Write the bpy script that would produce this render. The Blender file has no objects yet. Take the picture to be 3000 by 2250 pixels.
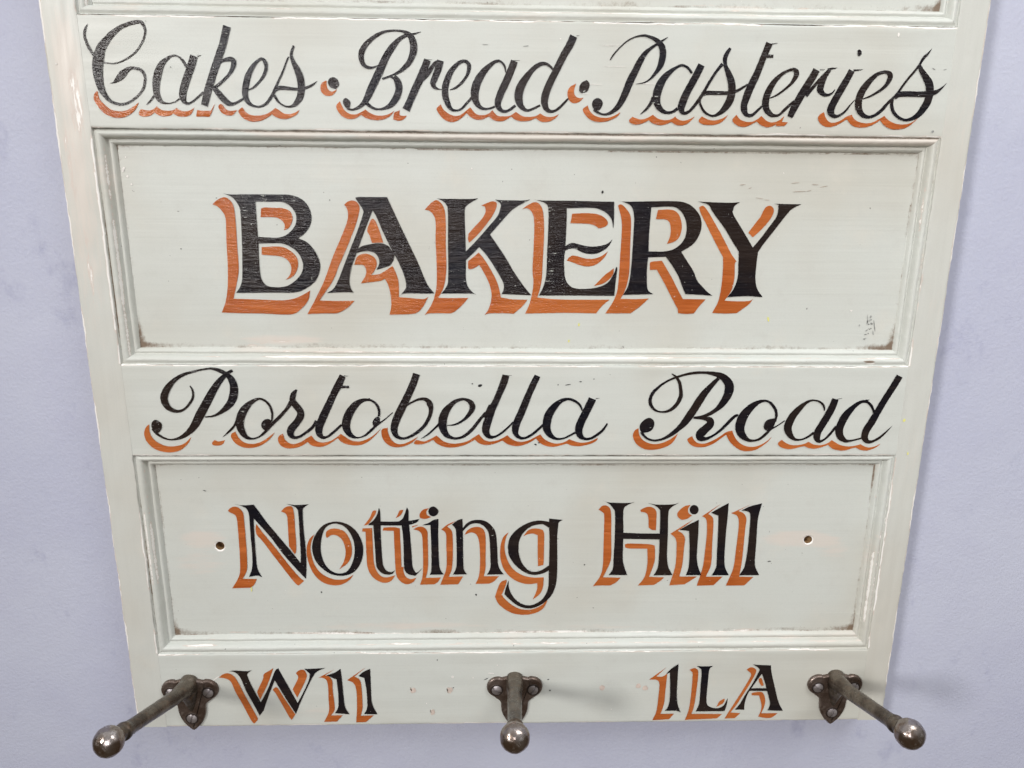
# Painted bakery sign board with three iron coat hooks, hanging on a lilac-grey wall.
# Units: metres.  Board front face lies in the plane y = 0, its bottom edge at z = 0.
import bpy, bmesh, math, random
from mathutils import Vector, Matrix, noise
from mathutils.geometry import delaunay_2d_cdt, tessellate_polygon
R = math.radians
random.seed(7)
sc = bpy.context.scene
C = sc.collection

# ------------------------------------------------------------------ helpers
def link(o, parent=None):
    C.objects.link(o)
    if parent: o.parent = parent
    return o

def obj(name, verts, faces, mat=None, parent=None, smooth=False, attrs=None):
    me = bpy.data.meshes.new(name)
    me.from_pydata(verts, [], faces)
    if attrs:
        for an, vals in attrs.items():
            a = me.attributes.new(an, 'FLOAT', 'POINT')
            a.data.foreach_set('value', vals)
    me.update()
    if mat: me.materials.append(mat)
    if smooth: me.polygons.foreach_set('use_smooth', [True] * len(me.polygons))
    return link(bpy.data.objects.new(name, me), parent)

def empty(name, loc, label, cat, group=None):
    o = bpy.data.objects.new(name, None); C.objects.link(o)
    o.location = loc; o.empty_display_size = .05
    o['label'] = label; o['category'] = cat
    if group: o['group'] = group
    return o

def sstep(a, b, x):
    if a == b: return float(x >= b)
    t = min(1., max(0., (x - a) / (b - a))); return t * t * (3 - 2 * t)

def n1(x, y=0., z=0.): return noise.noise(Vector((x, y, z)))      # about -0.7..0.7

class NT:
    """tiny node-tree writer"""
    def __init__(s, name):
        s.m = bpy.data.materials.new(name); s.m.use_nodes = True
        s.t = s.m.node_tree; s.t.nodes.clear()
        s.out = s.t.nodes.new('ShaderNodeOutputMaterial')
        s.b = s.t.nodes.new('ShaderNodeBsdfPrincipled')
        s.t.links.new(s.b.outputs[0], s.out.inputs[0])
        s.tc = s.t.nodes.new('ShaderNodeTexCoord')
    def put(s, sock, v):
        if isinstance(v, bpy.types.NodeSocket): s.t.links.new(v, sock)
        elif isinstance(v, (tuple, list)) and len(v) == 3 and sock.type == 'RGBA': sock.default_value = (*v, 1)
        else: sock.default_value = v
    def math(s, op, a, b=0., c=None, clamp=False):
        n = s.t.nodes.new('ShaderNodeMath'); n.operation = op; n.use_clamp = clamp
        s.put(n.inputs[0], a); s.put(n.inputs[1], b)
        if c is not None: s.put(n.inputs[2], c)
        return n.outputs[0]
    def mix(s, f, a, b):
        n = s.t.nodes.new('ShaderNodeMix'); n.data_type = 'RGBA'
        s.put(n.inputs[0], f); s.put(n.inputs[6], a); s.put(n.inputs[7], b)
        return n.outputs[2]
    def coords(s, scale=(1, 1, 1), loc=(0, 0, 0)):
        n = s.t.nodes.new('ShaderNodeMapping')
        n.inputs['Scale'].default_value = scale; n.inputs['Location'].default_value = loc
        s.t.links.new(s.tc.outputs['Object'], n.inputs[0]); return n.outputs[0]
    def noise(s, vec, scale, detail=3., rough=.5, dist=0.):
        n = s.t.nodes.new('ShaderNodeTexNoise')
        n.inputs['Scale'].default_value = scale; n.inputs['Detail'].default_value = detail
        n.inputs['Roughness'].default_value = rough; n.inputs['Distortion'].default_value = dist
        s.put(n.inputs['Vector'], vec); return n.outputs[0]
    def ramp(s, v, a, b, lo=0., hi=1.):
        n = s.t.nodes.new('ShaderNodeMapRange'); n.interpolation_type = 'SMOOTHSTEP'
        s.put(n.inputs[0], v); n.inputs[1].default_value = a; n.inputs[2].default_value = b
        n.inputs[3].default_value = lo; n.inputs[4].default_value = hi; return n.outputs[0]
    def attr(s, name):
        n = s.t.nodes.new('ShaderNodeAttribute'); n.attribute_type = 'GEOMETRY'; n.attribute_name = name
        return n.outputs['Fac']
    def bump(s, h, strength, dist):
        n = s.t.nodes.new('ShaderNodeBump'); n.inputs['Strength'].default_value = strength
        n.inputs['Distance'].default_value = dist; s.put(n.inputs['Height'], h)
        s.t.links.new(n.outputs[0], s.b.inputs['Normal'])
    def done(s, color=None, rough=None, metal=None, spec=None):
        if color is not None: s.put(s.b.inputs['Base Color'], color)
        if rough is not None: s.put(s.b.inputs['Roughness'], rough)
        if metal is not None: s.put(s.b.inputs['Metallic'], metal)
        if spec is not None: s.put(s.b.inputs['Specular IOR Level'], spec)
        return s.m

# ------------------------------------------------------------------ materials
SAGE = (.592, .610, .570); SAGE_DULL = (.548, .540, .482); BEIGE = (.586, .592, .550); BEIGE_DULL = (.556, .538, .480); CREAM = (.66, .62, .54)
PINK = (.63, .545, .485); WHITE = (.86, .84, .80); BROWN = (.145, .085, .045)

def sage_at(n, grain):
    """the aged sage paint colour, brush marks running along the grain axis"""
    big = n.noise(n.coords((1, 1, 1)), 6., 3., .55)
    mid = n.noise(n.coords((1, 1, 1), (3, 1, 7)), 30., 4., .6)
    st = (5, 120, 260) if grain == 'x' else (260, 120, 5)
    streak = n.noise(n.coords(st), 1., 4., .6)
    st2 = (9, 200, 700) if grain == 'x' else (700, 200, 9)
    fine = n.noise(n.coords(st2, (1, 2, 3)), 1., 3., .6)
    a_, b_ = (SAGE, SAGE_DULL) if grain == 'x' else (BEIGE, BEIGE_DULL)
    c = n.mix(n.ramp(big, .42, .66), a_, b_)
    c = n.mix(n.ramp(mid, .55, .8, 0, .35), c, CREAM)
    c = n.mix(n.ramp(streak, .35, .75, 0, .13), c, (.66, .67, .63))
    c = n.mix(n.ramp(fine, .3, .5, .07, 0), c, (.44, .45, .42))
    mot = n.noise(n.coords((1, 1, 1), (6, 4, 2)), 75., 5., .7)
    c = n.mix(n.ramp(mot, .50, .80, 0, .30), c, (.50, .495, .455))
    grain_ = n.noise(n.coords((1, 1, 1), (6, 4, 9)), 900., 2., .6)
    c = n.mix(n.ramp(grain_, .40, .75, 0, .14), c, (.46, .47, .45))
    return c, streak, fine

def paint(name, grain):
    n = NT(name)
    c, streak, fine = sage_at(n, grain)
    wear, dirt, rub = n.attr('wear'), n.attr('dirt'), n.attr('rub')
    st = (60, 300, 420) if grain == 'x' else (420, 300, 60)
    chip = n.noise(n.coords(st, (5, 5, 5)), 1., 5., .65)
    speck = n.noise(n.coords((1, 1, 1), (9, 2, 4)), 420., 3., .6)
    # rubbed-through creamy / pinkish patches
    r = n.math('ADD', rub, n.math('MULTIPLY', n.math('SUBTRACT', chip, .5), .9))
    c = n.mix(n.ramp(r, .28, .80, 0, .62), c, (.68, .60, .535))
    # bare primer
    w = n.math('ADD', wear, n.math('MULTIPLY', n.math('SUBTRACT', chip, .5), 1.3))
    c = n.mix(n.ramp(w, .40, .52, 0, .75), c, PINK)
    c = n.mix(n.ramp(w, .56, .64), c, WHITE)
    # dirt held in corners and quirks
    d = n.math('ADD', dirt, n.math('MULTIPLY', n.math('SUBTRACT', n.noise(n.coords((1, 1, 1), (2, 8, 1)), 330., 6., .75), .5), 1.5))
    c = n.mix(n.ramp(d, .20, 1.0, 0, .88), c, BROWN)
    # tiny flecks
    c = n.mix(n.ramp(speck, .745, .77, 0, .8), c, (.82, .80, .76))
    speck2 = n.noise(n.coords((1, 1, 1), (1, 6, 14)), 300., 2., .5)
    c = n.mix(n.ramp(speck2, .765, .79, 0, .75), c, (.14, .13, .12))
    h = n.math('ADD', n.math('MULTIPLY', streak, .6), n.math('MULTIPLY', fine, .5))
    h = n.math('SUBTRACT', h, n.math('MULTIPLY', n.ramp(w, .40, .60), .5))
    n.bump(h, .20, .0006)
    return n.done(c, n.ramp(streak, .2, .8, .36, .52), None, .42)

M = {}
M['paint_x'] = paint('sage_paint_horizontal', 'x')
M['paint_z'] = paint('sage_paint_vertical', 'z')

def ink(name, col, col2, chipmin):
    n = NT(name)
    c0, streak, fine = sage_at(n, 'x')
    big = n.noise(n.coords((1, 1, 1), (4, 4, 4)), 14., 3., .6)
    br = n.noise(n.coords((14, 60, 240), (7, 1, 2)), 1., 4., .65, .6)
    c = n.mix(n.ramp(big, .35, .65), col, col2)
    c = n.mix(n.ramp(br, .45, .75, 0, .45), c, tuple(min(1, v * 1.55 + .006) for v in col2))
    chip = n.noise(n.coords((120, 300, 700), (2, 2, 2)), 1., 4., .7)
    fleck = n.noise(n.coords((1, 1, 1), (12, 3, 5)), 520., 2., .5)
    zone = n.noise(n.coords((1, 1, 1), (31, 3, 5)), 18., 2., .5)
    m = n.math('ADD', chip, n.math('MULTIPLY', n.math('SUBTRACT', zone, .5), .35))
    m = n.math('MAXIMUM', n.ramp(m, chipmin, chipmin + .025), n.ramp(fleck, .755, .775, 0, .8))
    c = n.mix(m, c, (.60, .61, .56))
    n.bump(n.math('ADD', n.math('MULTIPLY', br, .8), n.math('MULTIPLY', chip, .8)), .55, .0009)
    return n.done(c, n.ramp(br, .3, .7, .08, .15), None, .34)
M['black'] = ink('black_sign_paint', (.0048, .0050, .0095), (.0200, .0130, .0105), .705)
M['orange'] = ink('orange_sign_paint', (.375, .088, .018), (.45, .130, .034), .735)

def plain(name, col, rough=.5, metal=0., spec=.4, var=.12, scale=300.):
    n = NT(name)
    v = n.noise(n.coords(), scale, 3., .6)
    c = n.mix(n.ramp(v, .3, .7), tuple(x * (1 - var) for x in col), tuple(min(1, x * (1 + var)) for x in col))
    return n.done(c, rough, metal, spec)
M['plug'] = plain('pink_filler', (.60, .50, .44), .6)
M['yellow'] = plain('yellow_paint_spot', (.72, .70, .22), .5)
M['graphite'] = plain('grey_scuff', (.30, .305, .29), .6, var=.5)
M['darkfleck'] = plain('black_fleck', (.02, .02, .022), .5)
M['bare'] = plain('bare_chip', (.80, .77, .73), .7)
M['pencil'] = plain('brown_crack', (.40, .335, .28), .8)
n = NT('bored_wood'); v = n.noise(n.coords((1, 1, 6)), 260., 4., .6)
M['wood'] = n.done(n.mix(n.ramp(v, .3, .7), (.16, .085, .035), (.40, .25, .12)), .8)

def iron(name, a, b, c3, rough, metal, bs, lump=220.):
    n = NT(name)
    v1 = n.noise(n.coords((1, 1, 1), (2, 5, 1)), 70., 4., .6)
    v2 = n.noise(n.coords((1, 1, 1), (8, 1, 3)), lump, 5., .65)
    c = n.mix(n.ramp(v1, .35, .65), a, b)
    c = n.mix(n.ramp(v2, .5, .72, 0, .7), c, c3)
    n.bump(n.math('ADD', v2, n.math('MULTIPLY', v1, 1.5)), bs, .0007)
    return n.done(c, n.ramp(v2, .3, .7, rough - .08, rough + .12), metal, .5)
M['iron_plate'] = iron('brown_cast_iron', (.120, .082, .064), (.20, .155, .135), (.30, .25, .225), .31, .78, .38)
M['iron_arm'] = iron('dark_iron_arm', (.064, .048, .037), (.172, .144, .115), (.20, .135, .095), .31, .70, .50)
M['iron_ball'] = iron('worn_iron_ball', (.30, .265, .25), (.19, .125, .085), (.56, .53, .52), .19, .94, .34, 200.)
M['screw'] = iron('steel_screw', (.44, .405, .41), (.33, .30, .30), (.58, .55, .56), .42, .8, .3)
M['socket'] = plain('dark_screw_seat', (.05, .036, .03), .5, .6)

n = NT('lilac_wall_paint')
b1 = n.noise(n.coords((1, 1, 1)), 5., 4., .6)
b2 = n.noise(n.coords((1, 1, 1), (3, 3, 3)), 24., 5., .65)
b3 = n.noise(n.coords((1, 1, 1), (5, 3, 9)), 420., 3., .6)
sm = n.noise(n.coords((1.6, 1, 1), (8, 1, 2)), 16., 6., .72)
c = n.mix(n.ramp(b1, .35, .65), (.468, .486, .606), (.505, .524, .632))
c = n.mix(n.ramp(b2, .4, .75, 0, .30), c, (.44, .445, .575))
c = n.mix(n.ramp(sm, .57, .74, 0, .50), c, (.30, .31, .45))
c = n.mix(n.ramp(b3, .35, .65, 0, .10), c, (.60, .60, .66))
sc1 = n.noise(n.coords((14, 1, 160), (2, 1, 6)), 1., 4., .7)
c = n.mix(n.ramp(sc1, .73, .76, 0, .35), c, (.66, .66, .72))
n.bump(n.math('ADD', b3, n.math('MULTIPLY', b2, 2.)), .22, .0018)
M['wall'] = n.done(c, .62, None, .3)

# ------------------------------------------------------------------ board dimensions (mm)
XL, XR = -300., 300.
PX0, PX1 = -277.0, 279.9            # panel openings
PANELS = [                           # z bottom, z top, inner rectangle (x0, x1, z0, z1)
    (65.3, 227.2, (-264.3, 268.8, 79.0, 217.1)),
    (294.6, 450.0, (-264.4, 269.3, 306.8, 439.4)),
    (517.3, 676.0, (-264.4, 270.0, 529.4, 665.5)),
]
TOP = 744.; DEPTH = 7.5; THICK = 22.
mm = .001

board = empty('sign_board', (0, 0, 0), 'pale sage green panelled wooden board hand painted with bakery signwriting, hung on the lilac wall', 'sign')

# ---- generic height-field strip: rows across (profile) x columns along
def sheet(name, P, mat, parent, attr=None, smooth=True, close=False):
    """P[i][j] -> (x,y,z) mm"""
    ni, nj = len(P), len(P[0])
    verts = [(p[0] * mm, p[1] * mm, p[2] * mm) for row in P for p in row]
    faces = []
    for i in range(ni - 1):
        for j in range(nj - 1):
            a = i * nj + j
            faces.append((a, a + 1, a + nj + 1, a + nj))
    at = {k: [] for k in ('wear', 'dirt', 'rub')}
    for i, row in enumerate(P):
        for j, p in enumerate(row):
            w, d, r = attr(i, j, p) if attr else (0, 0, 0)
            at['wear'].append(w); at['dirt'].append(d); at['rub'].append(r)
    return obj(name, verts, faces, mat, parent, smooth, at)

def frange(a, b, step):
    n = max(2, int(round((b - a) / step)) + 1)
    return [a + (b - a) * i / (n - 1) for i in range(n)]

def blob(x, z, cx, cz, rx, rz):
    q = ((x - cx) / rx) ** 2 + ((z - cz) / rz) ** 2
    return max(0., 1 - q)

# ------------------------------------------------------------------ stiles
def jin_(z, side): return n1(z * .1, side, 9) * .5 + n1(z * .4, side, 8) * .25
def stile(side):
    outer = XL if side < 0 else XR
    inner = PX0 if side < 0 else PX1
    s = 1 if side < 0 else -1               # direction outer -> inner
    wid = abs(inner - outer)
    prof = [(0, THICK), (0, 12), (0, 4), (.05, 1.6), (.35, .6), (1.0, .12), (1.8, 0)]
    prof += [(t, 0) for t in frange(3, wid - 1.2, 1.6)]
    prof += [(wid - .7, .03), (wid - .25, .25), (wid - .05, .8), (wid - .05, 9), (wid - .05, THICK)]
    zs = frange(0, TOP, 1.8)
    P = []
    for (t, y) in prof:
        row = []
        k = sstep(9, 0, t) * sstep(20, 1, y)
        for z in zs:
            jit = (n1(z * .035, side, 1) * .4 + n1(z * .16, side, 2) * .40 + n1(z * .5, side, 3) * .30) * k
            inp = max(sstep(a - .2, a + .6, z) * sstep(b + .2, b - .6, z) for a, b, _ in PANELS)
            ki = sstep(wid - 3, wid - .3, t) * inp
            if t > wid - 1 and y < 1: row.append((outer + s * ((t + jin_(z, side) * ki) * inp + min(wid - .015, t + .035) * (1 - inp)), y * inp, z)); continue
            jin = (n1(z * .1, side, 9) * .5 + n1(z * .4, side, 8) * .25) * ki
            row.append((outer + s * (t + jit + jin), y + (.25 * n1(z * .05, t * .2, 5) if 1.5 < t < wid - 1 else 0), z))
        P.append(row)
    def attr(i, j, p):
        t, y = prof[i]; z = p[2]
        lo = n1(z * .012, side * 3.1, 4)
        e = sstep(3.6, .0, t + .0) * (.45 + .55 * sstep(-.25, .35, n1(z * .03, side, 11)))
        if y > 3: e = .62
        e2 = sstep(wid - 3.0, wid - .3, t) * (.15 + .75 * sstep(-.2, .4, n1(z * .022, side, 21)))
        e2 *= max(sstep(a - .2, a + .6, z) * sstep(b + .2, b - .6, z) for a, b, _ in PANELS)
        w = max(e, e2 * .9)
        rub = .17 + .34 * lo
        if side < 0:
            rub += .38 * blob(p[0], z, -288, 452, 12, 80) + .36 * blob(p[0], z, -286, 498, 11, 44) + .28 * blob(p[0], z, -291, 380, 11, 90)
            w = max(w, .60 * blob(p[0], z, -284, 466, 7, 40), .52 * blob(p[0], z, -293, 430, 5, 40), .5 * blob(p[0], z, -290, 360, 4, 50))
            w = max(w, .66 * sstep(3.0, .3, t) * sstep(330, 370, z) * sstep(470, 440, z), .66 * sstep(2.6, .3, t) * sstep(90, 110, z) * sstep(215, 195, z))
            w = max(w, (.80 * sstep(wid - 3.2, wid - .6, t)) * sstep(300, 330, z) * sstep(452, 440, z))
            w = max(w, (.72 * sstep(wid - 2.2, wid - .4, t)) * sstep(110, 130, z) * sstep(190, 180, z))
        else:
            rub += .25 * blob(p[0], z, 292, 300, 10, 120)
            w = max(w, (.75 * sstep(wid - 2.2, wid - .4, t)) * sstep(100, 115, z) * sstep(200, 185, z))
        d = 0
        if y > 6: d = .25
        return w, d, rub
    flip = side > 0
    if flip: P = [row[::-1] for row in P]
    return sheet('stile', P, M['paint_z'], board, attr, True)
stile(-1); stile(1)

# ------------------------------------------------------------------ rails
RAILS = [(0., 65.3), (227.2, 294.6), (450., 517.3), (676.0, TOP)]
def rail(k, z0, z1):
    low, top = (k == 0), (k == len(RAILS) - 1)
    prof = [(z0, THICK), (z0, 9)] + [(z0 + .03, .9), (z0 + .25, .28), (z0 + .8, .04)]
    prof += [(z, 0) for z in frange(z0 + 2, z1 - 2, 1.6)]
    prof += [(z1 - .8, .04), (z1 - .25, .28), (z1 - .03, .9), (z1, 9), (z1, THICK)]
    xs = frange(PX0 + .02, PX1 - .02, 1.7)
    P = []
    for (z, y) in prof:
        row = []
        kb = sstep(3.2, .2, z - z0); kt = sstep(3.2, .2, z1 - z)
        for x in xs:
            ja = (n1(x * .02, k, 1) * .7 + n1(x * .12, k, 2) * .45 + n1(x * .45, k, 3) * .22)
            jb = (n1(x * .02, k, 5) * .7 + n1(x * .12, k, 6) * .45 + n1(x * .45, k, 7) * .22)
            row.append((x, y + (.22 * n1(x * .02, z * .1, 5 + k) if y == 0 else 0), z + .8 * ja * kb + .8 * jb * kt))
        P.append(row[::-1])
    def attr(i, j, p):
        z, y = prof[i]; x = p[0]
        eb = sstep(2.6, .0, z - z0) * (.30 + .6 * sstep(-.3, .35, n1(x * .014, k, 31)))
        et = sstep(2.4, .0, z1 - z) * (.26 + .55 * sstep(-.3, .35, n1(x * .016, k, 41)))
        w = max(eb, et)
        rub = .02 + .25 * n1(x * .01, z * .03, 7 + k)
        if k == 0:
            rub += .35 * blob(x, z, 60, 58, 90, 10) + .4 * blob(x, z, -150, 12, 40, 10)
        if k == 2:
            w = max(w, .74 * sstep(2.4, .6, z1 - z) * sstep(-.3, 0, n1(x * .02, 3, 3)))
            rub += .2 * blob(x, z, -100, 500, 260, 12)
        if k == 1:
            w = max(w, .66 * sstep(1.8, .4, z1 - z) * sstep(-.35, -.05, n1(x * .02, 5, 3)))
        d = .3 * sstep(1.2, 0, z1 - z) * sstep(0, .4, n1(x * .03, k, 51))
        if y > 5: d = .35; w = .45
        return w, d, rub
    return sheet('rail', P, M['paint_x'], board, attr, True)
rails = [rail(k, *r) for k, r in enumerate(RAILS)]

# ------------------------------------------------------------------ mouldings
PROF = [(0, .35), (.010, .9), (.028, 1.35), (.050, 1.6), (.075, 1.5), (.105, 1.25), (.14, 1.15), (.18, .85), (.225, .70), (.27, .70), (.315, .85), (.36, 1.15), (.40, 1.6),
        (.44, 2.2), (.475, 2.95), (.505, 3.9), (.525, 4.8), (.545, 5.25), (.57, 5.4), (.595, 5.25), (.625, 5.05), (.66, 4.75), (.70, 4.7), (.74, 4.85), (.78, 5.2), (.82, 5.75), (.855, 6.45),
        (.88, 7.1), (.90, 7.45), (.94, 7.5), (1.0, 7.5)]
def moulding(k):
    z0, z1, (ix0, ix1, iz0, iz1) = PANELS[k]
    ox0, ox1, oz0, oz1 = PX0 + .05, PX1 - .05, z0 + .05, z1 - .05
    verts, faces = [], []
    A = {'wear': [], 'dirt': [], 'rub': []}
    corners_o = [(ox0, oz0), (ox1, oz0), (ox1, oz1), (ox0, oz1)]
    corners_i = [(ix0, iz0), (ix1, iz0), (ix1, iz1), (ix0, iz1)]
    for side in range(4):                       # 0 bottom, 1 right, 2 top, 3 left
        a0, a1 = corners_o[side], corners_o[(side + 1) % 4]
        b0, b1 = corners_i[side], corners_i[(side + 1) % 4]
        L = math.hypot(a1[0] - a0[0], a1[1] - a0[1])
        ns = int(L / 1.1) + 1
        base = len(verts)
        for i, (t, y) in enumerate(PROF):
            for j in range(ns + 1):
                s = j / ns
                q = s * L
                o = (a0[0] + (a1[0] - a0[0]) * s, a0[1] + (a1[1] - a0[1]) * s)
                c = (b0[0] + (b1[0] - b0[0]) * s, b0[1] + (b1[1] - b0[1]) * s)
                tt = t + (.022 * n1(q * .03, k, side) + .012 * n1(q * .15, k, side + 5)) * sstep(0, .2, t) * sstep(1, .7, t)
                x = o[0] + (c[0] - o[0]) * tt; z = o[1] + (c[1] - o[1]) * tt
                yy = y + (.20 * n1(q * .05, t * 3, k * 7 + side) + .12 * n1(q * .3, t * 6, k * 5 + side)) * sstep(0, .15, t) * sstep(1., .85, t)
                verts.append((x * mm, yy * mm, z * mm))
                # wear / dirt of this spot
                ridge = math.exp(-((t - .44) / .06) ** 2); bead = math.exp(-((t - .70) / .07) ** 2)
                quirk = math.exp(-((t - .05) / .035) ** 2); foot = sstep(.86, .90, t); crest = math.exp(-((t - .20) / .06) ** 2)
                nz = n1(q * .018, k * 3.3, side * 1.7); nz2 = n1(q * .05, k * 2.3, side * 2.7 + 9)
                w = ridge * (.30 + .75 * nz + .25 * nz2) + bead * (.12 + .5 * nz2) + crest * (.1 + .5 * nz2)
                d = quirk * (.24 + .55 * n1(q * .012, k, side + 40)) + foot * (.40 + .5 * n1(q * .03, k, side + 60))
                dc = min(q, L - q)                       # corner grime
                d += sstep(26, 2, dc) * (.10 + .32 * foot) * (1 if side != 2 else .6)
                rub = .14 + .55 * n1(q * .02, 3 + t * 1.5, k * 2 + side)
                fx = s if side in (0, 1) else 1 - s       # left->right / bottom->top
                if k == 1 and side == 0:                  # long bare ridge under the big word
                    w = max(w, ridge * 1.05 * sstep(.14, .20, fx) * sstep(.78, .62, fx), bead * .55 * sstep(.16, .2, fx) * sstep(.7, .5, fx))
                    rub += .5 * sstep(.10, .16, fx) * sstep(.34, .28, fx) * sstep(.55, .7, t)
                if k == 1 and side == 0: d += 1.3 * blob(fx, t, .953, .27, .010, .09); w = max(w, 1.1 * blob(fx, t, .954, .15, .009, .07))
                if k == 1 and side == 2: rub += .62 * sstep(.12, .2, fx) * sstep(.50, .40, t); d += quirk * .35 * sstep(.1, .2, fx) + .18 * foot + .3 * math.exp(-((t - .565) / .03) ** 2)
                if side == 2: d += quirk * .15
                if k == 1 and side == 3:
                    w = max(w, ridge * .95 * sstep(.18, .26, fx) * sstep(.75, .55, fx))
                    d += quirk * .75 * sstep(.05, .2, fx) * sstep(.85, .6, fx); w = max(w, crest * .0)
                if k == 0 and side == 3:
                    w = max(w, ridge * .85 * sstep(.30, .40, fx) * sstep(.75, .65, fx), crest * .8 * sstep(.3, .4, fx) * sstep(.8, .7, fx))
                    d += quirk * .6 * sstep(.25, .35, fx) * sstep(.85, .75, fx); rub += .35 * blob(fx, t, .45, .4, .2, .3)
                if k == 0 and side == 1:
                    w = max(w, ridge * .95 * sstep(.08, .15, fx) * sstep(.62, .45, fx), crest * .6 * sstep(.1, .2, fx) * sstep(.8, .6, fx))
                if k == 0 and side == 0:
                    w = max(w, foot * .62 * sstep(.12, .2, fx) * sstep(.95, .8, fx), ridge * .5 * sstep(.2, .3, fx))
                    rub += .4 * sstep(.72, .8, fx) * sstep(.45, .6, t)
                if k == 2 and side == 0:
                    w = max(w, ridge * .8 * sstep(.05, .1, fx) * sstep(.98, .9, fx) * (.7 + nz))
                A['wear'].append(w); A['dirt'].append(d); A['rub'].append(rub)
        m_ = ns + 1
        for i in range(len(PROF) - 1):
            for j in range(ns):
                a = base + i * m_ + j
                faces.append((a, a + 1, a + m_ + 1, a + m_))
    return obj('moulding', verts, faces, M['paint_x'], board, True, A)
for k in range(3): moulding(k)

# ------------------------------------------------------------------ panels (the lowest one has two bored screw holes)
HOLES = [(-224.6, 152.7, 3.3), (225.6, 156.1, 3.15)]
def panel(k):
    z0, z1, (ix0, ix1, iz0, iz1) = PANELS[k]
    x0, x1, a, b = ix0 - 3, ix1 + 3, iz0 - 3, iz1 + 3
    xs, zs = frange(x0, x1, 2.2), frange(a, b, 2.0)
    holes = HOLES if k == 0 else []
    verts, idx = [], {}
    def yat(x, z): return DEPTH + .18 * n1(x * .012, z * .02, 3 + k) + .05 * n1(x * .05, z * .3, 9)
    faces, A = [], {'wear': [], 'dirt': [], 'rub': []}
    def add(x, z, y=None, wear=0.):
        verts.append((x * mm, (yat(x, z) if y is None else y) * mm, z * mm))
        dx, dz = min(x - ix0, ix1 - x), z - iz0
        dzt = iz1 - z
        dl = min(dz, dx)
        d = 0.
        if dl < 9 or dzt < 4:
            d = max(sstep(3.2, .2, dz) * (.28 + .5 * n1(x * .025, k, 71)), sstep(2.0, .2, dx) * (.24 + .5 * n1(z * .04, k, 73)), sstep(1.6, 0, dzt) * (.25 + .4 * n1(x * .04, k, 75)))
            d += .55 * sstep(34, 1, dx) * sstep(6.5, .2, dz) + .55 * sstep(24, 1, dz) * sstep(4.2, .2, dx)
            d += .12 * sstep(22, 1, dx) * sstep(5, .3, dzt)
        rub = .0 + .3 * n1(x * .01, z * .02, 17 + k)
        if k == 0:
            rub += .85 * blob(x, z, -236, 159, 24, 10) + .6 * blob(x, z, -240, 140, 28, 17) + .9 * blob(x, z, 216, 157, 38, 9) + .5 * blob(x, z, 246, 148, 18, 12) + .6 * blob(x, z, -110, 84, 150, 5) + .45 * blob(x, z, 100, 82, 130, 4)
        if k == 1:
            rub += .75 * blob(x, z, -165, 311, 42, 5) * 1.2
            wear = max(wear, .48 * blob(x, z, -170, 310, 40, 3.2))
        for hx, hz, hr in holes:
            q = math.hypot(x - hx, z - hz)
            wear = max(wear, sstep(hr * 1.55, hr * 1.02, q) * .95, .5 * blob(x, z, hx - 4, hz + 1.2, 9, 2.2))
        wear += .52 * sstep(2.0, .2, dz) * sstep(.1, .4, n1(x * .03, k, 81))
        A['wear'].append(wear); A['dirt'].append(d); A['rub'].append(rub)
        return len(verts) - 1
    cut = set(); nx, nz = len(xs), len(zs)
    wins = []
    for hx, hz, hr in holes:
        i0 = max(i for i in range(nx) if xs[i] < hx - 9); i1 = min(i for i in range(nx) if xs[i] > hx + 9)
        j0 = max(j for j in range(nz) if zs[j] < hz - 9); j1 = min(j for j in range(nz) if zs[j] > hz + 9)
        wins.append((i0, i1, j0, j1))
        for i in range(i0, i1):
            for j in range(j0, j1): cut.add((i, j))
    g = [[add(x, z) for z in zs] for x in xs]
    for i in range(nx - 1):
        for j in range(nz - 1):
            if (i, j) not in cut: faces.append((g[i][j], g[i + 1][j], g[i + 1][j + 1], g[i][j + 1]))
    rims = []
    for (hx, hz, hr), (i0, i1, j0, j1) in zip(holes, wins):
        ring = [g[i][j0] for i in range(i0, i1)] + [g[i1][j] for j in range(j0, j1)] + [g[i][j1] for i in range(i1, i0, -1)] + [g[i0][j] for j in range(j1, j0, -1)]
        N = len(ring); prev = ring; rings = 9
        ang = [math.atan2(verts[q][2] / mm - hz, verts[q][0] / mm - hx) for q in ring]
        rad = [math.hypot(verts[q][2] / mm - hz, verts[q][0] / mm - hx) for q in ring]
        for r in range(1, rings + 1):
            f = (r / rings) ** .8
            cur = []
            for q in range(N):
                hrq = hr * (1 + .07 * n1(math.cos(ang[q]) * 1.6 + hx, math.sin(ang[q]) * 1.6, 2))
                rr = rad[q] + (hrq - rad[q]) * f
                x, z = hx + rr * math.cos(ang[q]), hz + rr * math.sin(ang[q])
                y = yat(x, z) + (.55 * sstep(.9, 1., f)) - .12 * math.exp(-((f - .88) / .06) ** 2)
                cur.append(add(x, z, y))
            for q in range(N): faces.append((prev[q], prev[(q + 1) % N], cur[(q + 1) % N], cur[q]))
            prev = cur
        rims.append([verts[q] for q in prev])
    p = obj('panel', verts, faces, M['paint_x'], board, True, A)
    for (hx, hz, hr), rim in zip(holes, rims):
        N = len(rim); v = list(rim); f = []
        for lev, (kr, dy) in enumerate([(.97, 2.5), (.94, 6.), (.90, 9.), (0.4, 9.6)]):
            st = len(v)
            v += [((hx * mm + (x - hx * mm) * kr), y + dy * mm, (hz * mm + (z - hz * mm) * kr)) for x, y, z in rim]
            for q in range(N): f.append((st - N + q, st - N + (q + 1) % N, st + (q + 1) % N, st + q))
        f.append(tuple(range(len(v) - N, len(v))))
        obj('screw_hole', v, f, M['wood'], p, True)
    return p
panels = [panel(k) for k in range(3)]
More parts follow.
